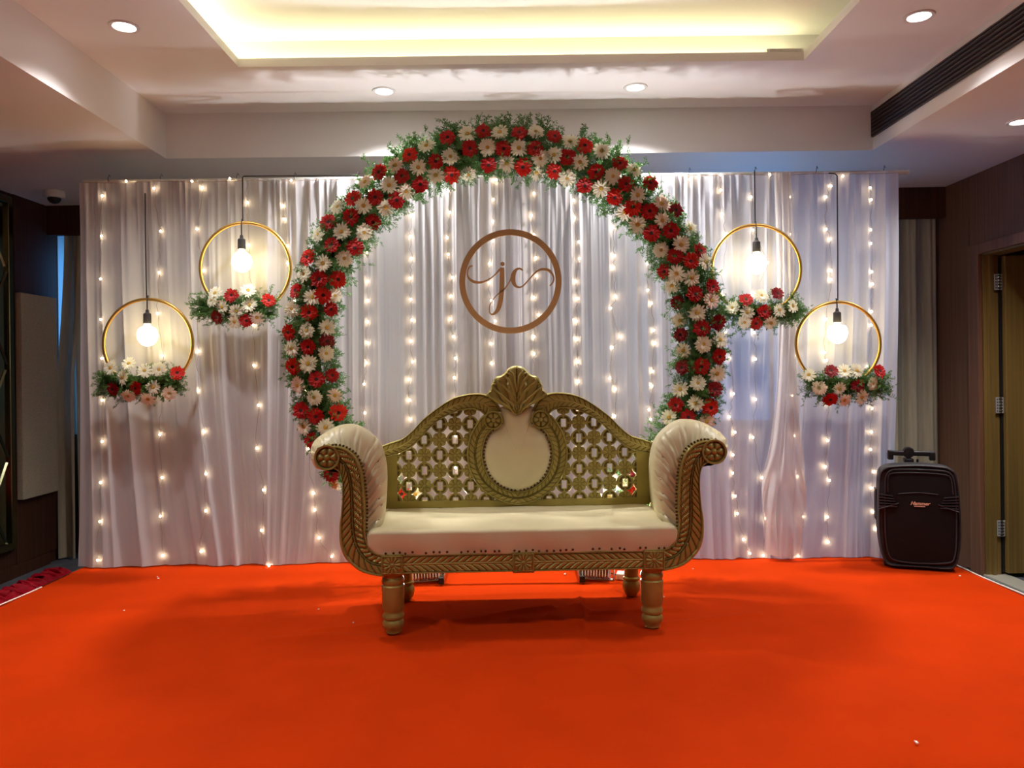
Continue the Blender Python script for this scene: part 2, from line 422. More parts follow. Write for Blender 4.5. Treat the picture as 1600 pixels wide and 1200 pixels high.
# pleated cloth
def pleat(x, k, amps, phs):
    return sum(a*np.sin(kk*x+p) for a, kk, p in zip(amps, k, phs))
def window_curtain(x0, x1, label, seed, lean=0.0, flare=0):
    r = np.random.default_rng(seed); n = int((x1-x0)*110); nz = 26
    P = np.zeros((n, nz, 3)); xs = np.linspace(x0, x1, n)
    base = ya+(yb-ya)*(xs-XL)/(XR-XL)+.11
    f = .032*np.sin(xs*2*PI/.125+r.uniform(0, 6)+1.2*np.sin(xs*5))+.012*np.sin(xs*2*PI/.051+1)
    f2 = .026*np.sin(xs*2*PI/.15+r.uniform(0, 6)+1.5*np.sin(xs*4+1))
    for j, t_ in enumerate(np.linspace(0, 1, nz)):
        z = 2.60-t_*2.585
        P[:, j, 0] = xs+lean*t_*t_*(xs-x0)/(x1-x0)*0+flare*(1-np.clip(t_/.45, 0, 1)**1.5)
        P[:, j, 1] = base+f*(1-.55*t_)+f2*t_*.8
        P[:, j, 2] = z
    o = MB().grid(P).build('window_curtain', M['wcurtain'], None, 180)
    return tag(o, label, 'curtain')
window_curtain(XL+.018, XL+.15, 'narrow olive curtain edge hanging loose beside the dark left wall', 1, flare=.075)
window_curtain(XL+.165, 1.30, 'long olive grey window curtain behind the left end of the white backdrop', 2)
window_curtain(2.20, XR+.01, 'olive grey window curtain behind the black speaker', 3)

# ------------------------------------------------------------------ stage and carpet
stg = MB().box(-2.49, 2.45, 1.55, 4.66, 0, ST-.012).build('stage_platform', M['stage_wood'])
tag(stg, 'low stage platform under the orange red carpet', 'stage')
def fold(px, pw):  # list of screen points of a crease -> floor polyline
    return [on_z(a, b_, ST)[:2] for a, b_ in px], pw
folds = [fold([(646, 967), (668, 969), (690, 977), (700, 983)], (.006, .018)), fold([(690, 978), (740, 969), (800, 958), (860, 950)], (.006, .02)),
         fold([(860, 963), (900, 976), (916, 982), (960, 976)], (.006, .02)), fold([(800, 968), (870, 974), (912, 978)], (.005, .015)),
         fold([(490, 985), (560, 980), (600, 974)], (.004, .02)), fold([(900, 945), (925, 958), (1000, 955), (1060, 952)], (.004, .02)),
         fold([(600, 930), (700, 934), (820, 930), (960, 926)], (.005, .03)), fold([(1040, 975), (1110, 968), (1180, 960)], (.004, .03)),
         fold([(420, 1000), (520, 992), (600, 1000)], (.003, .03)), fold([(697, 945), (700, 985), (694, 1030)], (.003, .012)),
         fold([(905, 928), (913, 975), (916, 1010)], (.003, .012))]
nx, ny = 420, 270
gx = np.linspace(-2.50, 2.46, nx); gy = np.linspace(1.52, 4.67, ny); X, Y = np.meshgrid(gx, gy, indexing='ij')
Z = np.full_like(X, ST-.002)
Z += .0012*np.sin(X*3.1+Y*2)*np.sin(Y*4.3+X)+.0008*np.sin(X*9+1)*np.sin(Y*7)
for pts, (h, w) in folds:
    dmin = np.full_like(X, 9.)
    for p, q in zip(pts[:-1], pts[1:]):
        p, q = np.array(p), np.array(q); d = q-p; L2 = (d@d)
        tt = np.clip(((X-p[0])*d[0]+(Y-p[1])*d[1])/L2, 0, 1)
        dmin = np.minimum(dmin, np.hypot(X-p[0]-tt*d[0], Y-p[1]-tt*d[1]))
    Z += 3.0*h*np.exp(-(dmin/w)**2)
P = np.stack([X, Y, Z], -1)
cp = empty('stage_carpet', (0, 3.1, ST), label='orange red carpet laid over the whole stage, creased under the sofa', cat='carpet')
MB().grid(P).build('carpet_pile', M['red_carpet'], cp, 180)
MB().box(-2.50, 2.46, 1.515, 1.525, .02, ST).build('front_drop', M['red_carpet'], cp)
MB().tube([(2.463, y, ST+.003+.002*math.sin(y*9)) for y in np.linspace(1.6, 4.3, 30)], .0035, 5).build('edge_tape', M['piping'], cp, 60)
MB().tube([(-2.485, y, ST+.004+.003*math.sin(y*9)) for y in np.linspace(1.6, 4.05, 30)], .0045, 5).build('edge_tape', M['piping'], cp, 60)
# scraps of petals / lint on the carpet
SCR = ['pale scrap on the carpet just outside the left front sofa leg', 'pale scrap near the back edge of the carpet below the left gold hoops', 'pale scrap in the middle of the carpet between left edge and sofa',
       'pale scrap on the carpet beside another under the left drape', 'pale scrap on the carpet in front of the black speaker', 'pale scrap on the carpet beside the right rear corner of the sofa',
       'pale scrap on the carpet behind the sofa between the floodlights', 'pale scrap on the carpet right of the right front sofa leg', 'pale scrap at the front right corner of the carpet', 'pale scrap on the carpet beside the left front sofa leg foot']
for i, (px, py) in enumerate(((498, 952), (246, 901), (194, 954), (247, 904), (1500, 900), (1083, 889), (883, 897), (1037, 933), (1432, 1160), (552, 973))):
    p = on_z(px, py, ST+.004)
    g = MB(); a = random.uniform(0, 3); r_ = random.uniform(.004, .009)
    g.prism([(p.x+r_*math.cos(a+q)*(1 if q % 2 < 1 else .5), p.y+r_*math.sin(a+q)) for q in (0, 1.3, 2.4, 3.6, 5)], ST+.003, ST+.0065, 'z')
    tag(g.build('paper_scrap', M['piping']), SCR[i], 'scrap', 'tiny scraps on the carpet')
# ruffled satin frill along the left edge
n = 900; yy = np.linspace(1.6, 4.32, n); P = np.zeros((n, 9, 3))
for j in range(9):
    t_ = j/8
    amp = .018+.03*t_
    P[:, j, 0] = -2.486-.07*math.sin(t_*PI*.55)-amp*(.6*np.sin(yy*110+2*np.sin(yy*7))+.4*np.sin(yy*141+j*.4))*t_
    P[:, j, 1] = yy+.016*np.sin(yy*57+j*.9)
    P[:, j, 2] = ST+.006+.026*math.sin(t_*PI*.8)+.022*np.sin(yy*96+j*.7+3*np.sin(yy*5))*(t_**.5)
MB().grid(P).build('satin_frill', M['satin'], None, 180)
tag(bpy.data.objects['satin_frill'], 'ruffled crimson satin frill along the left edge of the stage', 'frill')
n = 300; yy = np.linspace(1.6, 4.32, n); P = np.zeros((n, 6, 3))
for j in range(6):
    t_ = j/5; P[:, j, 0] = 2.463+.012*t_+.006*np.sin(yy*70)*t_; P[:, j, 1] = yy; P[:, j, 2] = ST-.001-.3*t_
MB().grid(P).build('satin_skirt', M['satin'], None, 180)
tag(bpy.data.objects['satin_skirt'], 'dark crimson cloth skirt hanging down the right side of the stage', 'skirt')
# ------------------------------------------------------------------ ceiling fittings
def downlight(px, py, zc, label, e=1.0):
    p = on_z(px, py, zc)
    r = empty('downlight', (p.x, p.y, zc), label=label, cat='downlight', group='recessed ceiling downlights')
    c = (p.x, p.y, zc)
    MB().lathe([(.048, -.001), (.052, -.006), (.066, -.007), (.068, -.003), (.068, 0), (.048, 0), (.048, -.001)], 32, c).build('trim_ring', M['white_metal'], r, 40)
    MB().lathe([(0, -.003), (.04, -.0035), (.048, -.002)], 28, c).build('lens', M['lens'], r, 60)
    d = bpy.data.lights.new('downlight_lamp', 'SPOT'); d.energy = L_DOWN*e; d.color = (1, .97, .95)
    d.spot_size = math.radians(125); d.spot_blend = .8; d.shadow_soft_size = .05
    o = bpy.data.objects.new('downlight_lamp', d); COL.objects.link(o); o.parent = r; o.location = (0, 0, -.02)
    return r
for px, py, zc, lb in ((194, 41, ZU, 'round downlight in the raised ceiling at the far left'), (600, 142, ZU, 'round downlight above the left side of the flower arch'),
                       (993, 136, ZU, 'round downlight above the right side of the flower arch'), (1436, 25, ZU, 'round downlight in the raised ceiling beside the air grille'),
                       (1594, 190, ZL, 'round downlight in the lower ceiling above the open door')):
    downlight(px, py, zc, lb, 2.4 if 500 < px < 1100 else 1)
for x, y in ((-1.8, 1.9), (1.9, 1.9), (-1.8, .2), (1.9, .2), (-1.8, -1.6), (1.9, -1.6), (0, -.2), (0, -2.2)):   # the hall's lamps behind the photographer
    d = bpy.data.lights.new('hall_lamp', 'SPOT'); d.energy = L_ROOM; d.color = (1, .985, .93); d.spot_size = math.radians(125); d.spot_blend = .8; d.shadow_soft_size = .05
    o = bpy.data.objects.new('hall_lamp', d); COL.objects.link(o); o.location = (x, y, ZU-.02)

# LED strip hidden on the cove shelf, left and far side
cv = empty('cove_led_strip', (0, OY1, ZU+.045), label='glowing yellow white LED strip hidden along the ceiling cove', cat='led strip')
MB().box(OX0-.12, OX1-.0, OY1+.125, OY1+.145, ZU+.046, ZU+.056).build('led_tape', M['led'], cv)
MB().box(OX0-.145, OX0-.125, OY0, OY1+.12, ZU+.046, ZU+.056).build('led_tape', M['led'], cv)
dv = empty('led_driver', (1.45, OY1+.05, ZU+.045), label='small ribbed led driver lying on the cove edge at its right corner', cat='led driver')
p0, p1 = at(1197, 75, OY1+.02), at(1254, 74, OY1+.02)
MB().bbox(p0.x, p1.x, OY1+.005, OY1+.04, ZU+.046, ZU+.066, .003).build('driver_case', M['white_plastic'], dv)
for k in range(22):
    x = p0.x+.012+k*(p1.x-p0.x-.02)/22
    MB().box(x, x+.004, OY1+.001, OY1+.006, ZU+.047, ZU+.064).build('vent_rib', M['white_plastic'], dv)

# air conditioning grille in the right beam face
ac = empty('air_grille', (TX1, 4.0, ZL+.09), label='long dark linear air conditioning grille set into the right ceiling beam', cat='air grille')
gz0, gz1, gy0, gy1 = EYE+1.425, EYE+1.565, 1.7, 4.735
MB().box(TX1-.002, TX1, gy0, gy1, gz0, gz1).build('duct_back', M['slot_dark'], ac)
g = MB(); q = .008
g.box(TX1-.014, TX1, gy0, gy1, gz0-q, gz0).box(TX1-.014, TX1, gy0, gy1, gz1, gz1+q).box(TX1-.014, TX1, gy1, gy1+q, gz0-q, gz1+q).box(TX1-.014, TX1, gy0-q, gy0, gz0-q, gz1+q)
g.build('grille_frame', M['slot'], ac)
for k in range(6):
    z = gz0+(k+.5)*(gz1-gz0)/6
    MB().add([(TX1-.016, gy0, z-.003), (TX1-.016, gy1, z-.003), (TX1-.012, gy1, z+.008), (TX1-.012, gy0, z+.008), (TX1-.003, gy0, z-.008), (TX1-.003, gy1, z-.008), (TX1-.003, gy1, z+.002), (TX1-.003, gy0, z+.002)],
             [(0, 1, 2, 3), (4, 7, 6, 5), (0, 4, 5, 1), (3, 2, 6, 7), (0, 3, 7, 4), (1, 5, 6, 2)]).build('grille_slat', M['slot'], ac)
# dome camera on the ceiling
p = at(85, 322, 5.55); dc = empty('ceiling_detector', (p.x, p.y, ZL), label='white round ceiling detector with a black dome above the left window curtain', cat='detector')
c = (p.x, p.y, ZL)
MB().lathe([(.068, 0), (.07, -.01), (.07, -.042), (.064, -.05), (0, -.05)], 28, c).build('housing', M['white_plastic'], dc, 40)
MB().lathe([(.045, -.05), (.043, -.066), (.03, -.082), (.012, -.089), (0, -.09)], 20, c).build('dome', M['black'], dc, 60)

# ------------------------------------------------------------------ backdrop
DB = 4.49; TOPZ = at(797, 277, DB).z
bx0, bx1 = at(130, 580, DB).x, at(1405, 580, DB).x
def fbm(x, seed, f0, oct=4):
    r = np.random.default_rng(seed); s = 0
    for k in range(oct):
        f = f0*1.93**k; s = s+np.sin(x*f+r.uniform(0, 6.28)+1.7*np.sin(x*f*.37+r.uniform(0, 6.28)))*(.62**k)
    return s
def ridged(x, seed, period):
    """soft round pleats with narrow valleys, uneven in width"""
    r = np.random.default_rng(seed)
    w = x/period+.75*np.sin(x/period*1.3+r.uniform(0, 6))*.5+.4*np.sin(x/period*.57+r.uniform(0, 6))
    return np.abs(np.sin(PI*w))**.6*2-1
def drape_y(x, z):
    """depth offset of the cloth at x (m), z (m); vectorised"""
    t_ = np.clip((TOPZ-z)/(TOPZ-ST), 0, 1)
    xi = x/1.13            # side panels hang looser than the middle
    mid = np.exp(-(np.clip(np.abs(x+.05)-1.0, 0, 9)/.25)**2)
    # folds that lean and spread towards the floor
    lean = .10*np.sin(x*2.3+.6)*t_**2+.16*np.exp(-((x+1.62)/.28)**2)*t_**3-.16*np.exp(-((x+1.05)/.25)**2)*t_**3+.05*np.sin(x*6.1+1)*t_**3
    lean = lean*(1-.85*mid)
    xx = x-lean
    top = .010*ridged(xx, 3, .055)+.006*fbm(xx, 4, 40, 3)
    body = .017*ridged(xx, 5, .135)+.010*fbm(xx, 6, 17, 4)
    low = .022*fbm(xx, 8, 9, 4)+.010*ridged(xx, 9, .21)
    cen = .014*ridged(xx, 11, .085)+.008*fbm(xx, 12, 30, 4)
    a = np.exp(-(t_/.10)**1.5)
    side = .8*(top*a+(1-a)*(body*(1-.6*t_)+low*t_))
    c = .55*(top*a+(1-a)*cen)
    return side*(1-mid)+c*mid-.03*t_**6*(1-mid)
bd = empty('backdrop_drape', (0, DB, ST), label='wide white sheer pleated backdrop drape hung across the back of the stage', cat='drape')
cuts = [bx0, at(297, 580, DB).x, at(487, 580, DB).x, at(797, 580, DB).x, at(1060, 580, DB).x, at(1206, 580, DB).x, bx1]
for k, (a, c) in enumerate(zip(cuts[:-1], cuts[1:])):
    n = int((c-a)*280)+2; nz = 60
    xs = np.linspace(a-.012, c+.012, n); zs = np.linspace(0, 1, nz)
    Xg, Tg = np.meshgrid(xs, zs, indexing='ij')
    Zg = TOPZ-(TOPZ-ST-.004)*Tg
    Yg = DB+drape_y(Xg, Zg)-(.004 if k % 2 else 0)
    Zg = Zg+(.006*np.abs(np.sin(Xg*38))+.004*np.sin(Xg*21))*(1-Tg)**20
    if k == 5:   # right hem swings in towards the floor
        Xg = Xg-.09*Tg**2*np.clip((Xg-c+.35)/.35, 0, 1)
    if k == 0: Xg = Xg-.02*Tg*np.clip((a+.2-Xg)/.2, 0, 1)
    MB().grid(np.stack([Xg, Yg, Zg], -1)).build('drape_panel', M['sheer'], bd, 180)
# gathered loose end of cloth beside the right pendant
n, nz = 90, 90; P = np.zeros((n, nz, 3)); cxx = at(1222, 700, DB).x
for j, t_ in enumerate(np.linspace(0, 1, nz)):
    z = TOPZ-.01-(TOPZ-ST-.03)*t_
    w = .045+.03*t_+.055*math.exp(-((t_-.85)/.16)**2); sag = .03*math.sin(t_*5)
    s1 = np.linspace(-1, 1, n)
    P[:, j, 0] = cxx+sag*.6+w*s1+.006*np.sin(s1*9+t_*7)
    P[:, j, 1] = DB-.055-.035*np.sqrt(1-.95*s1**2)-.010*np.sin(s1*13+4*t_)-.012*math.exp(-((t_-.85)/.12)**2)*np.sin(18*t_*2-6*s1**2*2)
    P[:, j, 2] = z+.05*math.exp(-((t_-.88)/.14)**2)*(s1**2)
MB().grid(P).build('gathered_tail', M['sheer'], bd, 180)
MB().tube([(bx0-.0, DB+.03, TOPZ+.008), (bx1+.07, DB+.03, TOPZ+.008)], .013, 10).lathe([(0, 0), (.014, .003), (.016, .012), (0, .022)], 12, (bx1+.07, DB+.03, TOPZ+.008), 'x').build('top_pipe', M['steel'], bd, 40)
for x in (bx0+.05, 0, bx1-.05):
    MB().lathe([(.14, 0), (.14, .008), (.02, .012), (.02, TOPZ-ST-.0)], 14, (x, DB+.165, ST)).build('stand_pole', M['steel'], bd, 40)
for i in range(13):
    x = bx0+.12+i*(bx1-bx0-.2)/12+random.uniform(-.04, .04)
    MB().tube([(x, DB+.015, TOPZ-.01), (x, DB-.002, TOPZ+.02), (x+.006, DB+.005, TOPZ+.045), (x+.012, DB+.005, TOPZ+.03)], .0018, 5).build('tie_wire', M['black'], bd, 60)

# fairy light curtain: one lead, a wire per column, a bulb at each glow point
strands = [
 [(162,307),(162,370),(162,437),(163,500),(164,560),(164,625),(165,689),(164,752),(164,812),(162,871)],
 [(242,295),(253,362),(249,426),(246,490),(253,556),(252,618),(250,679),(254,746),(252,806),(256,867)],
 [(318,294),(310,359),(320,423),(313,487),(312,549),(313,610),(322,674),(326,739),(326,796),(317,860)],
 [(387,317),(388,383),(392,446),(396,508),(397,571),(405,633),(402,700),(415,764),(411,827),(425,880)],
 [(443,322),(445,343),(450,385),(451,412),(462,470),(470,540),(480,610),(484,700),(491,770),(493,796),(499,840),(520,868)],
 [(576,300),(575,345),(574,395),(575,440),(575,470),(575,503),(575,536),(573,567),(570,600),(571,645),(575,690),(577,735),(577,780)],
 [(642,337),(641,370),(643,404),(641,435),(642,468),(644,500),(642,533),(645,565),(639,593),(640,625),(641,655),(640,700),(638,750)],
 [(701,300),(703,333),(699,372),(701,398),(707,434),(705,463),(704,499),(709,526),(712,560),(710,590),(712,622),(712,680),(712,730)],
 [(771,282),(771,313),(770,347),(771,377),(765,412),(764,442),(768,470),(774,502),(767,537),(768,568),(770,640),(774,700)],
 [(834,303),(830,337),(834,367),(837,403),(838,431),(834,465),(841,492),(834,526),(834,553),(836,600),(838,650),(838,712)],
 [(896,314),(897,341),(904,379),(905,405),(899,440),(902,467),(900,502),(901,530),(903,565),(903,596),(905,640),(906,700)],
 [(958,356),(960,400),(958,418),(962,464),(953,482),(969,526),(956,543),(952,591),(961,608),(960,650),(957,700),(962,745)],
 [(1010,413),(1011,454),(1017,474),(1021,516),(1023,536),(1019,580),(1018,603),(1013,640),(1016,655),(1018,690)],
 [(1125,298),(1127,335),(1133,366),(1128,425),(1128,462),(1132,520),(1138,560),(1144,615),(1137,651),(1147,675),(1143,710),(1142,738),(1147,774),(1151,802),(1160,842),(1168,862)],
 [(1172,309),(1176,360),(1198,411),(1180,460),(1178,520),(1180,561),(1180,624),(1175,683),(1190,746),(1194,809),(1190,866)],
 [(1233,309),(1233,367),(1233,432),(1240,494),(1242,555),(1236,618),(1239,680),(1243,743),(1252,806),(1243,865)],
 [(1288,309),(1296,292),(1289,359),(1296,374),(1297,423),(1297,437),(1289,499),(1287,551),(1290,563),(1292,630),(1292,688),(1288,729),(1294,750),(1291,807),(1292,846)],
 [(1357,295),(1359,313),(1358,360),(1359,381),(1361,425),(1363,444),(1361,487),(1360,508),(1355,572),(1362,638),(1361,675),(1359,702),(1365,737),(1360,762),(1362,799),(1367,825)]]
fl = empty('fairy_light_curtain', (0, DB-.03, TOPZ), label='curtain of warm white fairy lights on thin wires hanging over the white backdrop', cat='string lights')
bulb_me = MB().lathe([(0, -.0065), (.004, -.005), (.0062, 0), (.004, .005), (0, .0065)], 10).mesh('fairy_bulb', M['fairy'], 180)
def dsurf(px, py):
    p = at(px, py, DB); dy = float(drape_y(np.array([p.x]), np.array([p.z]))[0])
    return Vector((p.x, DB+dy-.020, p.z))
for st in strands:
    pts = [dsurf(*q) for q in st]
    order = sorted(pts, key=lambda p: -p.z); top = Vector((order[0].x, DB-.02, TOPZ-.004)); path = [top]
    for p, q in zip([top]+order[:-1], order):
        for k in range(1, 5):
            m_ = p.lerp(q, k/5); m_.x += random.uniform(-.008, .008); m_.y = min(p.y, q.y)+float(0); path.append(m_)
        path.append(q+Vector((.006, .004, 0)))
    path = [Vector((p.x, min(p.y, DB+float(drape_y(np.array([p.x]), np.array([p.z]))[0])-.008), p.z)) for p in path]
    w = MB().tube(path, .0011, 4).build('light_strand', M['wire'], fl, 180)
    for p in pts: inst('bulb', bulb_me, w, p-wloc(fl))
lead = [(bx0+i*(bx1-bx0)/60, DB-.018, TOPZ-.004-.006*abs(math.sin(i*.52))) for i in range(61)]
w = MB().tube(lead, .0014, 4).build('lead_wire', M['wire'], fl, 180)
for px, py in ((197, 283), (300, 283), (359, 279), (455, 282), (776, 281), (1090, 277), (1126, 273), (1203, 273), (1317, 275), (1078, 280)):
    inst('bulb', bulb_me, w, at(px, py, DB-.028)-wloc(fl))

# ------------------------------------------------------------------ flowers and fern
def gerbera(matp, n, layers, w, seed, shape=0):
    r = random.Random(seed); g = MB()
    for L, (n_, ln, lift) in enumerate(layers):
        for k in range(n_):
            a = 2*PI*k/n_+r.uniform(-.12, .12)+L*.3; l = ln*r.uniform(.86, 1.06); lf = lift+r.uniform(-.06, .09)
            pts = []
            for t_, ww in ((.16, .35), (.5, .9), (.82, 1.0), (1.0, .25)):
                rad = l*t_; h = l*lf*t_*(1.2-t_*.75)+.1*t_*0
                for sgn in (-1, 0, 1):
                    x = sgn*w*ww*.5; zz = h+(.10*w if sgn else -.12*w)
                    pts.append((rad*math.cos(a)-x*math.sin(a), rad*math.sin(a)+x*math.cos(a), zz+L*.03))
            g.add(pts, [(i*3+j, i*3+j+1, i*3+j+4, i*3+j+3) for i in range(3) for j in range(2)])
    return g.mesh('gerbera', matp, 180)
FR = []
for k, mt in enumerate(('petal_red', 'petal_dark', 'petal_red_lit', 'petal_red')):
    FR.append(gerbera(M[mt], 20, [(19, 1.0, .10), (15, .80, .34), (10, .5, .7)], .30, 20+k))
FW = []
for k, mt in enumerate(('petal_white', 'petal_white', 'petal_blush', 'petal_white')):
    FW.append(gerbera(M[mt], 16, [(17, 1.02, .16), (13, .78, .42)] if k < 3 else [(22, 1, .12), (17, .8, .35), (12, .55, .6)], .235, 40+k))
EYE_D = MB().lathe([(.34, .02), (.30, .12), (.18, .19), (.06, .16), (0, .14)], 12).mesh('flower_center', M['eye_dark'], 180)
EYE_Y = MB().lathe([(.26, .02), (.24, .12), (.15, .19), (.06, .16), (0, .14)], 12).mesh('flower_center', M['eye_yellow'], 180)
def flower(parent, kind, loc, nrm, r, rnd):
    me = (FR if kind == 'R' else FW)[rnd.choice((0, 1, 2, 3) if kind == 'R' else (0, 1, 3, 0, 1, 3, 0, 1, 2))]
    q = Vector(nrm).normalized().to_track_quat('Z', 'Y') @ Euler((0, 0, rnd.uniform(0, 6.28))).to_quaternion()
    o = inst('red_gerbera' if kind == 'R' else 'white_gerbera', me, parent, loc, q.to_euler(), r*rnd.uniform(.94, 1.06), True)
    inst('flower_center', EYE_D if kind == 'R' else EYE_Y, o)
    return o

def sprig_tmpl(seed, L=.10):
    r = np.random.default_rng(seed); quads = []
    def leafq(p, d, l, w):
        d = d/np.linalg.norm(d); s_1 = np.cross(d, r.normal(size=3)); s_1 /= np.linalg.norm(s_1)+1e-9
        quads.append([p, p+d*l*.5+s_1*w, p+d*l, p+d*l*.5-s_1*w])
    bend = r.normal(size=2)*.25
    def stem(t_): return np.array([bend[0]*t_*t_*L, bend[1]*t_*t_*L, t_*L])
    for i in range(10):   # stem strips
        a, c = stem(i/10), stem((i+1)/10); d = c-a; o = np.array([.0009, 0, 0]); quads.append([a-o, a+o, c+o, c-o])
    for i in range(11):
        t_ = .14+.08*i; p = stem(t_)
        a = r.uniform(0, 6.28); bl = L*.30*(1.1-t_*.65)
        d = np.array([math.cos(a)*.8, math.sin(a)*.8, .75]); d /= np.linalg.norm(d)
        for k in range(6):
            q = p+d*bl*(k+.5)/6
            for s_2 in range(2):
                leafq(q, d*.6+r.normal(size=3)*.65, L*r.uniform(.08, .13), L*.0155)
        o = np.array([.0006, 0, 0]); quads.append([p-o, p+o, p+d*bl+o*.3, p+d*bl-o*.3])
    return np.array(quads)           # (n,4,3)
SPR = [sprig_tmpl(s_3) for s_3 in range(5)]
def foliage(name, parent, items, label=None):
    """items: (pos, dir, scale, template) -> one joined mesh of sprigs"""
    out = []
    r = np.random.default_rng(11)
    for pos, d, sc, k in items:
        q = Vector(d).normalized().to_track_quat('Z', 'Y') @ Euler((0, 0, r.uniform(0, 6.28))).to_quaternion()
        R = np.array(q.to_matrix())*sc
        out.append(SPR[k].reshape(-1, 3) @ R.T+np.array(pos))
    V = np.concatenate(out); off = np.array(wloc(parent)); V = V-off; n = len(V)
    me = bpy.data.meshes.new(name); me.vertices.add(n); me.vertices.foreach_set('co', V.astype(np.float32).ravel())
    me.loops.add(n); me.loops.foreach_set('vertex_index', np.arange(n, dtype=np.int32))
    me.polygons.add(n//4); me.polygons.foreach_set('loop_start', np.arange(0, n, 4, dtype=np.int32)); me.update(calc_edges=True)
    me.materials.append(M['leaf']); o = bpy.data.objects.new(name, me); COL.objects.link(o); o.parent = parent
    return tag(o, label=label, kind='stuff')

# ---- the flower ring
DA = 4.05
AC = at(790, 541, DA); AR = 303*DA/F
arch = empty('flower_arch', (AC.x, DA, ST), label='large round arch of red and white gerberas with ferns behind the sofa', cat='flower arch')
ring = [(AC.x+AR*math.cos(a), DA, AC.z+AR*math.sin(a)) for a in np.linspace(0, 2*PI, 121)[:-1]]
MB().tube(ring, .014, 10, closed=True).build('arch_hoop', M['chrome'], arch, 60)
A0, A1 = math.radians(-47), math.radians(180+50)
core = [(AC.x+AR*math.cos(a), DA, AC.z+AR*math.sin(a)) for a in np.linspace(A0, A1, 110)]
MB().tube(core, [.05+.008*math.sin(i*1.7) for i in range(110)], 9).build('garland_core', M['leaf_in'], arch, 60)
for sx, px in ((-1, 690), (1, 909)):
    x = at(px, 905, 4.02).x
    MB().bbox(x-.013, x+.013, 4.0, 4.45, ST+.012, ST+.040, .002, 1).build('arch_foot', M['chrome'], arch)
    MB().bbox(x-.0145, x+.0145, 3.985, 4.003, ST+.008, ST+.042, .002, 1).build('foot_cap', M['rubber'], arch)
    zt = AC.z-math.sqrt(AR**2-(x-AC.x)**2)
    MB().box(x-.010, x+.010, DA-.010, DA+.010, ST+.04, zt+.01).build('arch_post', M['chrome'], arch)
def Zs(ox, oy, sc, pts, k): return [(ox+a*sc, oy+b_*sc, k) for a, b_ in pts]
FL = []
FL += Zs(430, 300, .2166, [(563,50),(722,40),(873,58),(548,180),(705,218),(385,220),(410,382),(572,400),(237,472),(318,630),(452,632),(150,712),(345,745),(245,870),(402,845),(97,1012),(238,1118),(372,1075)], 'R')
FL += Zs(430, 300, .2166, [(455,110),(637,100),(795,110),(480,285),(313,308),(640,290),(497,480),(345,515),(210,595),(268,760),(428,745),(125,842),(228,1000),(372,980),(122,1128),(365,1165)], 'W')
FL += Zs(430, 540, .2166, [(130,150),(298,245),(408,215),(190,468),(295,508),(455,485),(262,685),(405,920),(910,1070)], 'R')
FL += Zs(430, 540, .2166, [(237,130),(165,285),(430,360),(283,375),(210,585),(365,590),(435,1000),(1010,1075)], 'W')
FL += Zs(560, 170, .16875, [(195,590),(475,430),(405,625),(718,490),(825,270),(1030,370),(1155,210),(865,610),(570,700),(1343,370),(1490,225),(1203,520),(1522,538)], 'R')
FL += Zs(560, 170, .16875, [(65,680),(345,525),(630,345),(285,710),(553,545),(850,445),(715,615),(1010,235),(1195,360),(1310,220),(1485,365),(1370,505),(1018,605),(440,765)], 'W')
FL += Zs(820, 170, .16875, [(95,370),(275,260),(395,450),(555,345),(275,575),(660,585),(555,710),(880,510),(935,700),(1160,690),(830,820),(1000,910),(1155,950),(1395,940),(1175,1150),(1350,1130)], 'R')
FL += Zs(820, 170, .16875, [(100,215),(420,305),(270,430),(145,460),(510,495),(710,395),(110,590),(390,640),(815,625),(705,735),(1010,570),(1045,800),(925,955),(1265,880),(1045,1075),(1270,1035),(1530,1110)], 'W')
FL += Zs(980, 330, .29167, [(340,268),(390,215),(255,240),(200,322),(362,445),(455,405),(270,492),(398,628),(485,597),(287,662),(395,832),(492,778),(295,838),(465,955),(262,1040),(445,1052),(325,1105)], 'R')
FL += Zs(980, 330, .29167, [(182,208),(288,178),(265,335),(343,357),(240,400),(415,270),(450,478),(375,545),(283,585),(408,712),(300,748),(495,690),(480,870),(378,922),(285,955),(365,1030),(225,1105),(425,1125)], 'W')
FL += [(983,739,'R'),(970,755,'W'),(990,768,'R'),(951,778,'W'),(1030,700,'W'),(1048,688,'R'),(1010,712,'R'),(590,790,'W'),(565,770,'R')]
rnd = random.Random(3)
RT = .105
for px, py, k in FL:
    p = at(px, py, DA-.08); dx, dz = p.x-AC.x, p.z-AC.z; rad = math.hypot(dx, dz); off = max(-.16, min(.16, rad-AR))
    depth = math.sqrt(max(.0012, RT**2-min(off*.8, .099)**2 if abs(off) < RT else .0012))
    D = DA-depth-.03; p = at(px, py, D)
    ur = Vector((dx/rad, 0, dz/rad))
    nrm = Vector((rnd.uniform(-.22, .22), -1, rnd.uniform(-.22, .22)+.0))+ur*(off*5.0)
    r_ = (.0475 if k == 'R' else .0485)*(1.0 if abs(off) < .1 else .92)
    flower(arch, k, p, nrm, r_, rnd)
items = []; rn = np.random.default_rng(5)
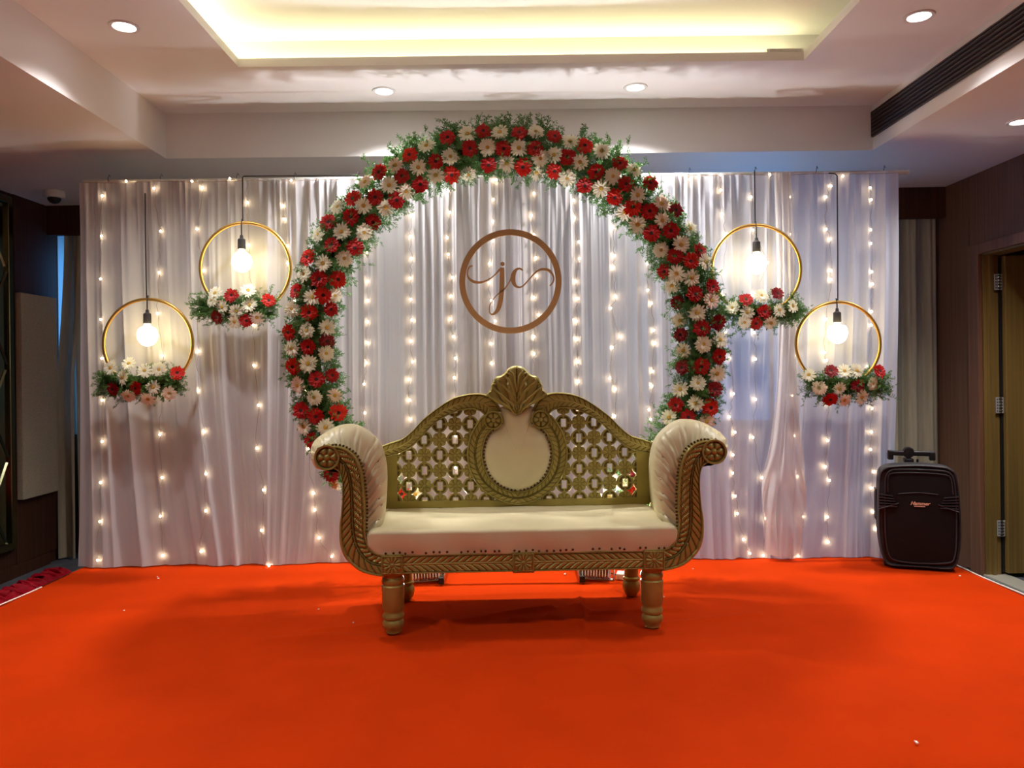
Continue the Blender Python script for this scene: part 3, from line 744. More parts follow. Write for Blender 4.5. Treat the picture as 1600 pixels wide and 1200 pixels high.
for i in range(3000):
    a = rn.uniform(A0-.08, A1+.02); ph = rn.normal(PI*1.5, 1.15)   # around the tube, mostly to the front
    ur = np.array([math.cos(a), 0, math.sin(a)]); tg = np.array([-math.sin(a), 0, math.cos(a)])
    n_ = ur*math.cos(ph)+np.array([0, 1, 0])*math.sin(ph)
    base = np.array([AC.x, DA, AC.z])+ur*AR+n_*.045
    d = n_+tg*rn.normal(0, .55)+rn.normal(size=3)*.25
    top = max(0, math.sin(a))
    edge = abs(math.cos(ph))
    sc = rn.uniform(.75, 1.05)*(1+.18*edge)
    if math.cos(ph) > .6 and top > .8 and rn.random() < .5: sc *= 1.35; d = d+np.array([0, 0, .8])
    items.append((base, d, sc, int(rn.integers(5))))
foliage('fern_foliage', arch, items, 'feathery green asparagus fern filling between the flowers')

# ------------------------------------------------------------------ hoops with pendant bulbs
def hoop(c, rpx, flowers, socket, bulb, cord, label_h, label_l, seed, D=4.35):
    rnd = random.Random(seed); C = at(*c, D); R = rpx*D/F
    h = empty('flower_hoop', (C.x, D, C.z-R), label=label_h, cat='flower hoop', group='gold hoops with flowers')
    rg = [(C.x+R*math.cos(a), D, C.z+R*math.sin(a)) for a in np.linspace(0, 2*PI, 97)[:-1]]
    MB().tube(rg, .0095, 10, closed=True).build('gold_ring', M['gold_hoop'], h, 60)
    items = []; rn = np.random.default_rng(seed)
    ca = sum(f[0] for f in flowers)/len(flowers); cb = sum(f[1] for f in flowers)/len(flowers)
    xs = [f[0] for f in flowers]
    core = [at(ca+q*52, cb-2+6*(1-q*q), D) for q in np.linspace(-1, 1, 12)]
    MB().tube(core, [.012+.03*math.sin(PI*(i+.5)/12) for i in range(12)], 8).build('garland_core', M['leaf_in'], h, 60)
    for i in range(420):
        q = rn.uniform(-1, 1); base = np.array(at(ca+q*55, cb+rn.normal(0, 7)+6*(1-q*q), D-.01))
        a = rn.uniform(0, 2*PI); d = np.array([math.cos(a)+q*.9, rn.uniform(-1.1, .15), math.sin(a)*.75])
        items.append((base, d, rn.uniform(.55, .85), int(rn.integers(5))))
    foliage('fern_foliage', h, items)
    for px, py, k in flowers:
        p = at(px, py, D-.065); nrm = (rnd.uniform(-.25, .25)+(px-ca)*.010, -1, rnd.uniform(-.2, .2)-(py-cb)*.018)
        flower(h, k, p, nrm, .0440, rnd)
    # the pendant
    S = at(*socket, D); Bp = at(*bulb, D); cp = [at(*q, D) for q in cord]
    l = empty('pendant_bulb', (S.x, D, cp[-1].z), label=label_l, cat='pendant lamp', group='pendant bulbs on black cords')
    cp2 = cp[:-1]+[Vector((S.x, D-.0, C.z+R+.02)), Vector((S.x, D-.012, C.z+R-.012)), Vector((S.x, D-.012, S.z+.045))]
    cp2 = [cp[-1]]+cp[-2::-1]+cp2[len(cp)-1:] if False else cp[::-1]+cp2[len(cp)-1:]
    MB().tube(cp2, .0037, 8).build('cord', M['black'], l, 60)
    B0 = (S.x, D-.012, S.z)
    MB().lathe([(.004, .052), (.008, .050), (.010, .034), (.021, .026), (.022, -.022), (.019, -.030), (0, -.030)], 20, B0).build('socket', M['black_soft'], l, 40)
    zb = Bp.z; r_ = .055; top = S.z-.030
    prof = [(.016, top-zb), (.019, top-zb-.012)]
    for k in range(1, 15):
        a = PI*(.24+.76*k/14); prof.append((r_*math.sin(a), r_*math.cos(a)*1.12))
    MB().lathe(prof, 22, (S.x, D-.012, zb)).build('glass_bulb', M['bulb'], l, 180)
def Z3(ox, oy, R_, W_): return [(ox+a/3, oy+b_/3, 'R') for a, b_ in R_]+[(ox+a/3, oy+b_/3, 'W') for a, b_ in W_]
hoop((231.5, 537), 69.5, Z3(140, 260, [(410,968),(110,1045),(218,1038)], [(157,990),(258,958),(325,953),(300,1035),(373,1062),(100,945),(185,925),(183,1075),(275,1090)]),
     (231.7, 498), (233, 524), [(229, 466), (227.5, 380), (226.7, 302)], 'gold flower hoop hanging lowest at the far left of the backdrop', 'lit pendant bulb on black cord inside the far left lower hoop', 21)
hoop((383.5, 418.5), 70.5, Z3(140, 260, [(665,605),(838,630),(597,705),(735,722)], [(575,628),(743,583),(750,650),(688,678),(785,707),(622,660),(680,728),(590,595)]),
     (378.7, 382), (381, 409), [(379.5, 347), (379, 320), (379, 277), (381, 275.5), (420, 275), (490, 274.5), (560, 273.5)], 'gold flower hoop hanging higher, between the far left hoop and the arch', 'lit pendant bulb inside the upper left hoop, its cord bent along the drape top', 22)
hoop((1181.5, 421), 69.5, Z3(1080, 260, [(256,625),(403,597),(342,682),(303,735)], [(328,608),(193,663),(262,685),(250,730),(413,675),(475,655),(372,733)]),
     (1181, 386), (1179.5, 412), [(1180, 350), (1179.5, 320), (1179, 272), (1179, 266)], 'gold flower hoop touching the right side of the flower arch', 'lit pendant bulb inside the hoop beside the right of the arch', 23)
hoop((1309.5, 537.5), 65.5, Z3(1080, 260, [(655,960),(780,1027),(652,1090),(882,960)], [(552,978),(718,960),(775,958),(600,1038),(693,1042),(850,1018),(798,1082),(718,1095)]),
     (1306.7, 496), (1306, 520), [(1309, 470), (1309, 400), (1308, 275), (1305, 271.5), (1295, 270.5)], 'gold flower hoop hanging lowest at the far right above the speaker', 'lit pendant bulb on black cord inside the far right lower hoop', 24)

# ------------------------------------------------------------------ monogram sign
DS = 4.34
sg = empty('monogram_sign', tuple(at(797.5, 521, DS)), label='round bronze monogram sign with script letters jc hung on the drape', cat='sign')
def ribbon(pts, D, th, name, extra=None, smoothn=60):
    P = smooth_path([(680+a/6., 340+b_/6., w/6.) for a, b_, w in pts], smoothn)
    Lf, Rt = [], []
    for i in range(len(P)):
        d = P[min(i+1, len(P)-1)]-P[max(i-1, 0)]; L = math.hypot(d[0], d[1])+1e-9
        nx_, ny_ = -d[1]/L, d[0]/L; w = P[i, 2]/2
        Lf.append((P[i, 0]+nx_*w, P[i, 1]+ny_*w)); Rt.append((P[i, 0]-nx_*w, P[i, 1]-ny_*w))
    return Lf, Rt
def ribbon_mb(g, pts, D, th):
    Lf, Rt = ribbon(pts, D, th, '')
    A = [at(*q, D) for q in Lf]; B = [at(*q, D) for q in Rt]; n = len(A); off = Vector((0, th, 0))
    vs = [v for q in zip(A, B) for v in (q[0], q[1], q[0]+off, q[1]+off)]; fs = []
    for i in range(n-1):
        a = i*4; c = a+4
        fs += [(a, c, c+1, a+1), (a+2, a+3, c+3, c+2), (a, a+2, c+2, c), (a+1, c+1, c+3, a+3)]
    fs += [(0, 1, 3, 2), (n*4-4, n*4-2, n*4-1, n*4-3)]
    g.add(vs, fs)
C = at(797.5, 439.7, DS); k_ = DS/F
ro, ri = 81.5*k_, 72*k_
g = MB(); n = 96; vs = []
for i in range(n):
    a = 2*PI*i/n; cs, sn = math.cos(a), math.sin(a)
    for r_, y in ((ro*.982, 0), (ri*.982, 0), (ri*.982, .008), (ro*.982, .008)): vs.append((C.x+r_*cs, DS+y, C.z+r_*1.02*sn))
g.add(vs, [(i*4+j, i*4+(j+1) % 4, ((i+1) % n)*4+(j+1) % 4, ((i+1) % n)*4+j) for i in range(n) for j in range(4)])
g.build('ring_frame', M['sign'], sg, 40)
g = MB()
ribbon_mb(g, [(350,450,12),(322,462,16),(305,495,12),(303,540,14),(325,578,22),(370,603,26),(430,606,20),(500,580,12),(560,535,12),(600,492,18),(628,472,16)], DS, .008)
ribbon_mb(g, [(628,468,36),(628,520,44),(626,620,44),(622,700,44),(610,790,44),(588,860,38),(556,898,24),(527,907,14),(508,880,11),(513,820,10),(550,757,9),(600,707,9),(650,668,11),(692,608,12),(714,560,14)], DS-.001, .009)
g.lathe([(0, 0), (20/6*k_, 0), (20/6*k_, .008), (0, .008)], 20, tuple(at(680+631/6, 340+434/6, DS)), 'y')
g.build('letter_j', M['sign'], sg)
g = MB()
ribbon_mb(g, [(820,497,13),(803,480,16),(772,480,20),(742,512,36),(729,560,46),(740,620,34),(770,650,20),(812,647,14),(860,602,12),(910,545,12),(958,500,16),(1010,483,24),(1060,492,26),(1095,525,20),(1112,565,16),(1104,605,14),(1075,640,12)], DS, .008)
g.build('letter_c', M['sign'], sg)
MB().tube([(C.x, DS+.004, C.z+ro), (C.x, DS+.03, TOPZ-.02)], .0006, 4).build('hanging_line', M['wire'], sg)

# ------------------------------------------------------------------ floodlights behind the sofa
def flood(px, rz, tilt, label, aim, lr):
    x = at(px, 905, 4.08).x; y = 4.08; L = empty('flood_light', (x, y, ST), label=label, cat='floodlight', group='white floodlights on the stage floor')
    T = Matrix.Translation((x, y, ST+.072)) @ Matrix.Rotation(rz, 4, 'Z') @ Matrix.Rotation(tilt, 4, 'X')
    MB().bbox(-.075, .075, -.055, .055, 0, .022, .004).xf(T).build('housing', M['white_metal'], L, 40)
    for k in range(10):
        q = -.068+k*.0151
        MB().box(q-.002, q+.002, -.05, .05, -.062, 0).xf(T).build('heat_sink_fin', M['white_metal'], L)
    MB().box(-.066, .066, -.046, .046, .0225, .0245).xf(T).build('flood_glass', M['flood_glass'], L)
    B = Matrix.Translation((x, y, ST)) @ Matrix.Rotation(rz, 4, 'Z'); sb = 1 if px > 800 else -1
    MB().box(-.092, -.086, -.015, .015, .0, .08).box(.086, .092, -.015, .015, 0, .08).box(-.092, .092, -.015, .015, 0, .005).xf(B).build('bracket', M['white_metal'], L)
    MB().bbox(min(sb*.10, sb*.19), max(sb*.10, sb*.19), .0, .07, .002, .034, .004).xf(B).build('driver_box', M['white_plastic'], L)
    MB().tube([T @ Vector((0, .05, -.01)), B @ Vector((sb*.04, .11, .01)), B @ Vector((sb*.11, .05, .012))], .004, 6).build('power_cord', M['black'], L, 60)
    d = bpy.data.lights.new('flood_lamp', 'SPOT'); d.energy = L_FLOOD*lr; d.color = (.97, .98, 1); d.spot_size = math.radians(132); d.spot_blend = .9; d.shadow_soft_size = .04
    o = bpy.data.objects.new('flood_lamp', d); COL.objects.link(o); o.parent = L
    nrm = Vector((-.16 if px < 800 else .16, -.62, 1))
    o.location = (T @ Vector((0, 0, .05)))-L.location
    o.rotation_euler = nrm.to_track_quat('-Z', 'Y').to_euler()
flood(663, .25, math.radians(-24), 'white ribbed floodlight on the stage floor behind the left sofa legs', None, 1)
flood(933, -.25, math.radians(-24), 'white ribbed floodlight on the stage floor behind the right sofa legs', None, 1)
# ------------------------------------------------------------------ the sofa (local space: x across, y back, z up from the stage)
DF, DK = 3.25, 3.79
SO = at(814, 580, DF); YAW = .030
sofa = empty('carved_sofa', (SO.x, DF, ST), YAW, label='antique gold carved wooden two seat sofa with cream upholstery', cat='sofa')
kF, kB = DF/F, DK/F
def lf(px, py): # front plane pixel -> local x,z  (roll removed about the sofa axis)
    return ((px-813)*kF, EYE-ST+(CY-py)*kF+(px-813)*kF*(-ROLL)*1.0)
def lb(px, py):
    return ((px-806)*kB, EYE-ST+(CY-py)*kB+(px-806)*kB*(-ROLL))
YBK = DK-DF
def set_groove(o, vals):
    a = o.data.attributes.new('groove', 'FLOAT', 'POINT'); a.data.foreach_set('value', np.asarray(vals, np.float32))
def carved(name, A, B, yf, th, parent, pitch=.026, M_=25, depth=.006, dirn=1, mid=.07, edge=.80, slant=.9, n=None, label=None, dom=.0):
    """board between edge curves A and B (local x,z); leaf carving as real relief on the front"""
    AB = smooth_path(np.concatenate([np.array(A), np.array(B)], 1), 400)   # edges stay paired by control point
    m0 = (AB[:, :2]+AB[:, 2:])/2; d0 = np.concatenate([[0], np.cumsum(np.linalg.norm(np.diff(m0, axis=0), axis=1))]); L = d0[-1]
    N = n or max(30, int(L/.0026)); s0 = np.linspace(0, L, N); AB = np.stack([np.interp(s0, d0, AB[:, k]) for k in range(4)], 1)
    A, B = AB[:, :2], AB[:, 2:]
    mid_ = (A+B)/2; tan_ = np.gradient(mid_, axis=0); tan_ /= np.linalg.norm(tan_, axis=1)[:, None]
    hb = (B-A)/2; lon = np.sum(hb*tan_, 1)[:, None]; lat = np.abs(hb[:, 0]*tan_[:, 1]-hb[:, 1]*tan_[:, 0])[:, None]; s = np.concatenate([[0], np.cumsum(np.linalg.norm(np.diff(mid_, axis=0), axis=1))])
    t_ = np.linspace(-1, 1, M_)
    S, T = np.meshgrid(s, t_, indexing='ij'); aT = np.abs(T)
    ph = (S+T*lon)/pitch-dirn*aT*lat*slant/pitch; fr = ph-np.floor(ph)
    dg = np.abs(fr-.5)*2; leaf = 1-np.exp(-((1-dg)/.26)**2); leaf = leaf*(.72+.28*(1-fr))
    lane = np.clip(np.minimum((aT-mid)/.08, (edge-aT)/.10), 0, 1)
    h = depth*lane*(.15+.85*leaf)
    h = np.where(aT < mid, depth*.85*(1-(aT/mid)**4*.5), h)
    h = np.where(aT > edge+.02, depth*1.15*np.clip((1-aT)/.04, 0, 1)**.5, h)
    h += dom*(1-T**2)
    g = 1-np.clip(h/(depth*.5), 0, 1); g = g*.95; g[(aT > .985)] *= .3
    P = np.zeros((N, M_, 3))
    for j, tt in enumerate(t_):
        q = A*(1-(tt+1)/2)+B*((tt+1)/2); P[:, j, 0] = q[:, 0]; P[:, j, 2] = q[:, 1]; P[:, j, 1] = yf-h[:, j]
    Q = MB(); Q.grid(P); nv = N*M_
    back = [(A[i, 0], yf+th, A[i, 1]) for i in range(N)]+[(B[i, 0], yf+th, B[i, 1]) for i in range(N)]
    k = nv; Q.v += back
    for i in range(N-1):
        Q.f.append((i*M_, (i+1)*M_, k+i+1, k+i)); Q.f.append((i*M_+M_-1, k+N+i, k+N+i+1, (i+1)*M_+M_-1)); Q.f.append((k+i, k+i+1, k+N+i+1, k+N+i))
    Q.f.append(tuple([j for j in range(M_)]+[k+N, k])); Q.f.append(tuple([(N-1)*M_+j for j in range(M_)][::-1]+[k+N-1, k+2*N-1]))
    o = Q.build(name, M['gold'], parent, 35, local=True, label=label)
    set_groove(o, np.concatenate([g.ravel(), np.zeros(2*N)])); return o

def rosette_mesh(name, r, petals, th, m=M['gold'], n=72, rim=True, hh=.008, scal=0, mr=14):
    P = []; G = []
    rr = np.linspace(0, 1, mr)
    for k in range(n):
        a = 2*PI*k/n; row = []
        pet = abs(math.cos(petals*a/2))
        for q in rr:
            if q < .24: h = .9*math.sqrt(max(0, 1-(q/.26)**2))+.1
            elif rim and q > .84: h = .95*min(1, (q-.82)/.04)
            else:
                lim = .82 if rim else 1.0
                u = (q-.24)/(lim-.24); h = .78*(pet**.6)*math.sin(PI*min(1, max(0, u))**.8)**.5 if 0 < u < 1 else 0
                if not rim: h = .25+.6*(pet**.5)*(math.sin(PI*min(1, max(.0, u*.85+.02)))**.5)
            sc = (1-scal+scal*pet**.5)
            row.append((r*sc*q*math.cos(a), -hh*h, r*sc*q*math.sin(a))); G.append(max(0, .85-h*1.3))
        row.append((r*sc*math.cos(a), th, r*sc*math.sin(a))); G.append(0)
        P.append(row)
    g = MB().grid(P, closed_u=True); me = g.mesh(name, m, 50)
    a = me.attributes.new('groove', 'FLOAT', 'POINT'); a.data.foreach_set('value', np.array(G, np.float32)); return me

# arm boards
mirx = lambda pts: [(-x, z) for x, z in pts]
outer = [lf(*q) for q in [(520,731),(529,738),(533,752),(533,775),(531,800),(528,822),(529,850),(538,872),(558,890),(578,897),(596,900)]]
inner = [lf(*q) for q in [(512,696),(530,696),(546,703),(557,714),(565,735),(569,770),(570,800),(569,825),(572,846),(581,859),(597,865)]]
for sgn in (-1, 1):
    A, B = (outer, inner) if sgn < 0 else (mirx(outer), mirx(inner))
    carved('arm_board', A, B, .0, .045, sofa, pitch=.028, depth=.009, dirn=1, slant=1.1)
    cx_, cz_ = lf(511, 714); cx_ = cx_ if sgn < 0 else -cx_
    inst('scroll_rosette', rosette_mesh('scroll_rosette', 19.5*kF, 6, .05, hh=.013, mr=22, n=90), sofa, (cx_, -.004, cz_))
    # rear arm post
    rear = [lf(*q) for q in [(535,775),(569,775),(572,846),(590,866),(596,898),(560,888),(538,870),(530,845)]]
    r2 = rear if sgn < 0 else mirx(rear)
    MB().prism(r2, YBK-.05, YBK+.0).build('rear_arm_post', M['gold'], sofa, local=True)
# apron: blocks and rails
zt, zb = lf(813, 863)[1], lf(813, 893)[1]
xb = 205*kF
def block(x, w):
    ob = MB().bbox(x-w, x+w, -.012, .05, zb-.004, zt+.002, .003).build('apron_block', M['gold'], sofa, 40, local=True)
    inst('block_rosette', rosette_mesh('block_rosette', w*.80, 12, .002, hh=.008, rim=False, scal=.12), ob, (x, -.013, (zt+zb)/2))
    fr = MB()
    for a in ((x-w+.003, x-w+.007, zb+.004, zt-.004), (x+w-.007, x+w-.003, zb+.004, zt-.004), (x-w+.007, x+w-.007, zb+.003, zb+.007), (x-w+.007, x+w-.007, zt-.007, zt-.003)):
        fr.bbox(a[0], a[1], -.017, -.011, a[2], a[3], .0015, 1)
    fr.build('block_border', M['gold'], ob, local=True)
for x in (-xb+.004, 0, xb-.0): block(x, 17*kF)
w_ = 17*kF
for a, c, d in ((-xb+w_+.004, -w_, 1), (w_, xb-w_, -1)):
    A = [(a, zb), ((a+c)/2, zb), (c, zb)]; B = [(a, zt), ((a+c)/2, zt), (c, zt)]
    carved('front_rail', A, B, -.002, .045, sofa, pitch=.031, depth=.007, dirn=d, slant=1.3, M_=31, n=180, mid=.08, edge=.84)
MB().box(-.60, .60, YBK-.05, YBK-.01, zb, zt).build('rear_rail', M['gold'], sofa, local=True)
for s_1 in (-1, 1): MB().box(s_1*.60-.02, s_1*.60+.02, .04, YBK-.05, zb, zt-.005).build('side_rail', M['gold'], sofa, local=True)
MB().box(-.58, .58, .04, YBK-.05, zb+.02, zb+.035).build('seat_deck', M['stage_wood'], sofa, local=True)
# legs
zl = zb-.004
prof = [(.030, 0), (.036, .006), (.036, .018), (.043, .028), (.048, .040), (.049, .052), (.044, .062), (.042, .066), (.049, .074), (.050, .084), (.045, .094), (.0435, .100), (.044, .108), (.050, .118), (.0515, .190), (.0525, .222), (.047, .228), (.050, .236), (.0525, .246), (.050, .258), (.046, .264), (.048, .275), (.048, zl)]
kz = zl/.282; prof = [(r*.93, min(h*kz, zl)) for r, h in prof[:-1]]+[(.045, zl)]
profb = [(.022, 0), (.030, .012), (.040, .030), (.044, .052), (.040, .070), (.034, .078), (.040, .084), (.040, .092), (.034, .098), (.034, .16), (.036, zl)]
for s_1 in (-1, 1):
    MB().lathe(prof, 28, (s_1*xb, .045, 0)).build('front_leg', M['gold'], sofa, 40, local=True)
    MB().lathe(profb, 24, (s_1*(.552), YBK-.035, 0)).build('rear_leg', M['gold'], sofa, 40, local=True)
# seat cushion
n = 70; ny_ = 40
def seat():
    hw_f, hw_b = 246*kF, .655; z0, z1 = zt-.002, .446
    P = []
    prof_ = []   # (y, z, inset) around from front bottom over the top to the back
    for a in np.linspace(0, 1, 10): prof_.append((-.006-.010*math.sin(PI*a*.6), z0+a*(z1-z0-.017)))
    for a in np.linspace(0, PI/2, 7)[1:]: prof_.append((-.016+.020*(1-math.cos(a)), z1-.017+.017*math.sin(a)))
    for a in np.linspace(0, 1, 22)[1:]: prof_.append((.012+a*(YBK-.02), z1+.010*math.sin(PI*a)))
    us = np.linspace(-1, 1, 90); rs = np.random.default_rng(4)
    for u in us:
        row = []
        for y, z in prof_:
            hw = hw_f+(hw_b-hw_f)*max(0, y)/YBK
            e = 1-abs(u); rd = max(0, 1-e/.05)
            zz = z-(.02*rd**2 if z > z0+.03 else 0)
            if z < z0+.04: hw = hw-.035*(1-(z-z0)/.04)**1.5
            row.append((u*hw, y+.003*math.sin(u*14+z*20)*(y < .02)+.02*rd**2*(y < .03), zz+.0025*math.sin(u*11+y*9)*math.sin(y*8+u*5)*(y > .02)))
        P.append(row)
    return MB().grid(P)
seat().build('seat_cushion', M['cream'], sofa, 180, local=True)
# arm upholstery: closed loop swept from the carved board to the back, puffed and pleated
loop_out = [lf(*q) for q in [(493,731),(485,713),(489,692),(508,676),(534,664),(560,664),(582,677),(597,696),(604,722),(605,750),(603,785),(598,815),(585,842)]]
loop_in = [lf(*q) for q in [(502,727),(493,714),(496,701),(508,694),(530,695),(547,703),(557,714),(565,735),(569,765),(570,785),(569,808),(570,828),(573,846)]]
ret = [lf(*q) for q in [(560,850),(548,820),(548,790),(548,765),(544,748),(528,738),(510,735)]]
for sgn in (-1, 1):
    n = 200
    Lo = smooth_path(loop_out+ret, n, True); Li = smooth_path(loop_in+ret, n, True)
    # match by control index rather than arc length
    rows = []
    seqs = [(.030, .0), (.036, .18), (.046, .42), (.062, .68), (.085, .88), (.115, .98), (.16, 1.0), (.24, 1.0), (.34, 1.0), (.44, 1.0), (YBK-.05, 1.0), (YBK-.02, .97)]
    kk = np.arange(n)
    rp = np.random.default_rng(2)
    pl_ = sum(a*np.sin(kk/n*2*PI*f+p) for a, f, p in ((1, 41, 1), (.8, 57, 2), (.7, 29, 0), (.5, 73, 4)))
    cx0 = np.array(lf(535, 740))
    for y, q in seqs:
        Pq = Li*(1-q)+Lo*q
        # perspective: inner face measured at the front plane scale; keep size, taper a little
        wob = .0045*pl_*math.exp(-((y-.06)/.035)**2)
        d = Pq-cx0; d = d/np.linalg.norm(d, axis=1)[:, None]
        Pq = Pq+d*wob[:, None]
        wi = np.clip((Pq[:, 0]+.80)/.12, 0, 1); wi = np.maximum(wi*wi*(3-2*wi), .9*np.clip((Pq[:, 1]-.60)/.09, 0, 1))
        Pq = np.stack([Pq[:, 0]*(1+.92*wi*y/DF), (EYE-ST)-((EYE-ST)-Pq[:, 1])*(1+.92*y/DF)], 1)
        rows.append(np.stack([Pq[:, 0]*(1 if sgn < 0 else -1), np.full(n, y)+.004*pl_*math.exp(-((y-.05)/.03)**2), Pq[:, 1]], 1))
    rows = np.array(rows)     # (rings, n, 3)
    rows = np.concatenate([rows, rows[:, :1]], 1)
    g = MB().grid(rows); capn = len(rows)-1
    g.f.append(tuple(capn*(n+1)+i for i in range(n)))
    g.build('arm_upholstery', M['cream'], sofa, 180, local=True)

# ---- back
yk = YBK-.02
rail_o = [lb(*q) for q in [(596,696),(612,690),(629,684),(646,670),(659,656),(672,645),(693,630),(712,620),(735,615),(757,616),(772,624),(783,642)]]
rail_i = [lb(*q) for q in [(598,714),(612,711),(626,707),(642,698),(657,684),(668,672),(679,661),(693,652),(712,643),(732,639),(748,642),(758,650)]]
rim_o = [lb(*q) for q in [(760,645),(750,652),(741,665),(734,678),(730,692),(728,708),(730,728),(738,747),(748,760),(762,772),(784,783),(806,787.5)]]
rim_i = [lb(*q) for q in [(781,662),(770,670),(761,679),(756,690),(753,703),(753,716),(757,732),(764,745),(773,754),(784,761),(795,764.5),(806,765.5)]]
for sgn in (-1, 1):
    f_ = (lambda q: q) if sgn < 0 else mirx
    carved('back_rail', f_(rail_o), f_(rail_i), yk-.012, .045, sofa, pitch=.026, depth=.006, dirn=1, M_=27, mid=.09, edge=.80)
    carved('medallion_rim', f_(rim_o), f_(rim_i), yk-.018, .05, sofa, pitch=.026, depth=.006, dirn=-1, M_=25)
    x, z = lb(769.5, 655.5)
    inst('scroll_rosette', rosette_mesh('scroll_rosette', 14.5*kB, 6, .04, hh=.011, mr=20, n=80), sofa, (x*(1 if sgn < 0 else -1), yk-.024, z))
    xa, za = lb(601, 712); xc, zc_ = lb(620, 787); xd, zd = lb(597, 790)
    P_ = [(xd, zd), (xc, zd), (lb(620, 706)[0], lb(620, 706)[1]), (xd, lb(597, 712)[1])]
    MB().prism(P_ if sgn < 0 else mirx(P_), yk-.006, yk+.03).build('back_post', M['gold'], sofa, 40, local=True)
x0, z0 = lb(600, 783); x1, z1 = lb(1012, 792)
MB().bbox(x0, -x0, yk-.008, yk+.03, z0-.03, z0+.003, .002).build('back_lower_rail', M['gold'], sofa, 40, local=True)
# lattice of rings and rosettes, clipped to the field between the frames
def inside(pt, poly):
    x, z = pt; c = False; n = len(poly); j = n-1
    for i in range(n):
        if ((poly[i][1] > z) != (poly[j][1] > z)) and x < (poly[j][0]-poly[i][0])*(z-poly[i][1])/(poly[j][1]-poly[i][1])+poly[i][0]: c = not c
        j = i
    return c
top_px = [(606,704),(629,696),(646,684),(662,668),(674,658),(693,643),(714,632),(740,628),(757,634)]
field = top_px+[(752,655),(742,680),(738,705),(741,730),(750,750),(768,768),(775,786),(612,786),(610,704)]
ros_me = rosette_mesh('lattice_rosette', 11.6*kB, 8, .016, hh=.006, n=48, rim=False, scal=.13, mr=9)
def ring_mesh():
    r = 12.8*kB; hx, hz = 3.9*kB, 6.2*kB; n = 40; P = []; G = []
    for k in range(n):
        a = 2*PI*k/n+PI/n; c, s = math.cos(a), math.sin(a)
        m_ = 1/max(abs(c)/hx, abs(s)/hz); row = []
        for q, h in ((0, -.016), (0.0, .003), (.12, .0045), (.3, .002), (.62, .002), (.72, .005), (.92, .005), (1, .002), (1, -.016)):
            rad = m_+(r-m_)*q; nub = .0015 if abs(math.sin(2*a)) < .25 and .2 < q < .7 else 0
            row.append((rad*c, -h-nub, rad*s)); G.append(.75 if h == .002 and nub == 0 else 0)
        P.append(row)
    g = MB().grid(P, closed_u=True); g.f += [((i*9+8), ((i+1) % n)*9+8, ((i+1) % n)*9, i*9) for i in range(n)]
    me = g.mesh('lattice_ring', M['gold'], 40)
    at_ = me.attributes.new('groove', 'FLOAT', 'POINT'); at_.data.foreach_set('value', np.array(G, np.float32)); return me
ring_me = ring_mesh()
for i in range(-1, 7):
    for j in range(-1, 6):
        px, py = 638+i*23.85, 662.3+j*23.95
        if not inside((px, py), field): continue
        for sgn in (-1, 1):
            x, z = lb(px, py); x *= (1 if sgn < 0 else -1)
            if (i+j) % 2: inst('lattice_rosette', ros_me, sofa, (x, yk+.002, z))
            else: inst('lattice_ring', ring_me, sofa, (x, yk+.002, z))
# medallion cushion
mo = [lb(*q) for q in [(806,770),(790,768),(772,759),(757,744),(749,722),(749,700),(757,682),(770,670),(780,660),(782,648),(780,636),(806,634)]]
mo = smooth_path(mo+[(-x, z) for x, z in mo[-2:0:-1]], 120, True); cen = np.array(lb(806, 714)); P = []
for q in np.linspace(0, 1, 16):
    pp = cen+(mo-cen)*q; dd = np.min(np.linalg.norm(pp[:, None]-mo[None], axis=2), axis=1); h = .034*(1-np.exp(-dd/.035))
    th_ = np.linspace(0, 2*PI, 120, endpoint=False); wr_ = .0014*np.sin(th_*23)*np.exp(-((q-.9)/.1)**2)
    P.append(np.stack([pp[:, 0], yk-.004-h+wr_, pp[:, 1]], 1))
P = np.array(P); P = np.concatenate([P, P[:, :1]], 1)
MB().grid(P).build('medallion_cushion', M['cream'], sofa, 180, local=True)
MB().prism([tuple(q) for q in mo[::4]], yk, yk+.02).build('medallion_backing', M['stage_wood'], sofa, local=True)
# crest leaf
co = [(803.5,571.5),(797,573),(791,577),(785,584),(779,587),(773,589),(768,596),(765.5,602),(764,609),(760,614),(757.5,618),(763,622),(770,625),(777,630),(784,633),(790,639),(797,643),(806,647)]
co = [((px-806+1.5*(max(0, (645-py))/74))*kB, EYE-ST+(CY-py)*kB) for px, py in co]
cr = smooth_path(co+[(-x, z) for x, z in co[-2:0:-1]], 180, True); bc = np.array([0, EYE-ST+(CY-632)*kB]); P = []; G = []
for q in np.linspace(0, 1, 26):
    pp = bc+(cr-bc)*q; d = pp-np.array([0, EYE-ST+(CY-648)*kB]); th_ = np.arctan2(d[:, 0], d[:, 1]); rd = np.linalg.norm(d, axis=1)
    v1 = np.abs(np.sin(np.abs(th_)*9+22*rd))**.4
    mid = np.clip(np.abs(pp[:, 0])/.004, 0, 1)
    curl = np.clip(1-np.hypot(np.abs(pp[:, 0])-.042, pp[:, 1]-(bc[1]+.095))/.016, 0, 1)-np.clip(1-np.hypot(np.abs(pp[:, 0])-.022, pp[:, 1]-(bc[1]+.085))/.010, 0, 1)
    h = .012*v1*min(1, q*3)*mid+.010*curl+.012*(1-q**4)
    if q == 1: h = h*0
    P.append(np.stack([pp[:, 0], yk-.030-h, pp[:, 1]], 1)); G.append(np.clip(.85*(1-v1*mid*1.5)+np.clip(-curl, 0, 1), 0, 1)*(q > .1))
P = np.array(P); G = np.array(G); back = P[-1].copy(); back[:, 1] = yk+.02; P = np.concatenate([P, back[None]], 0); G = np.concatenate([G, G[-1:]*0], 0)
P = np.concatenate([P, P[:, :1]], 1); G = np.concatenate([G, G[:, :1]], 1)
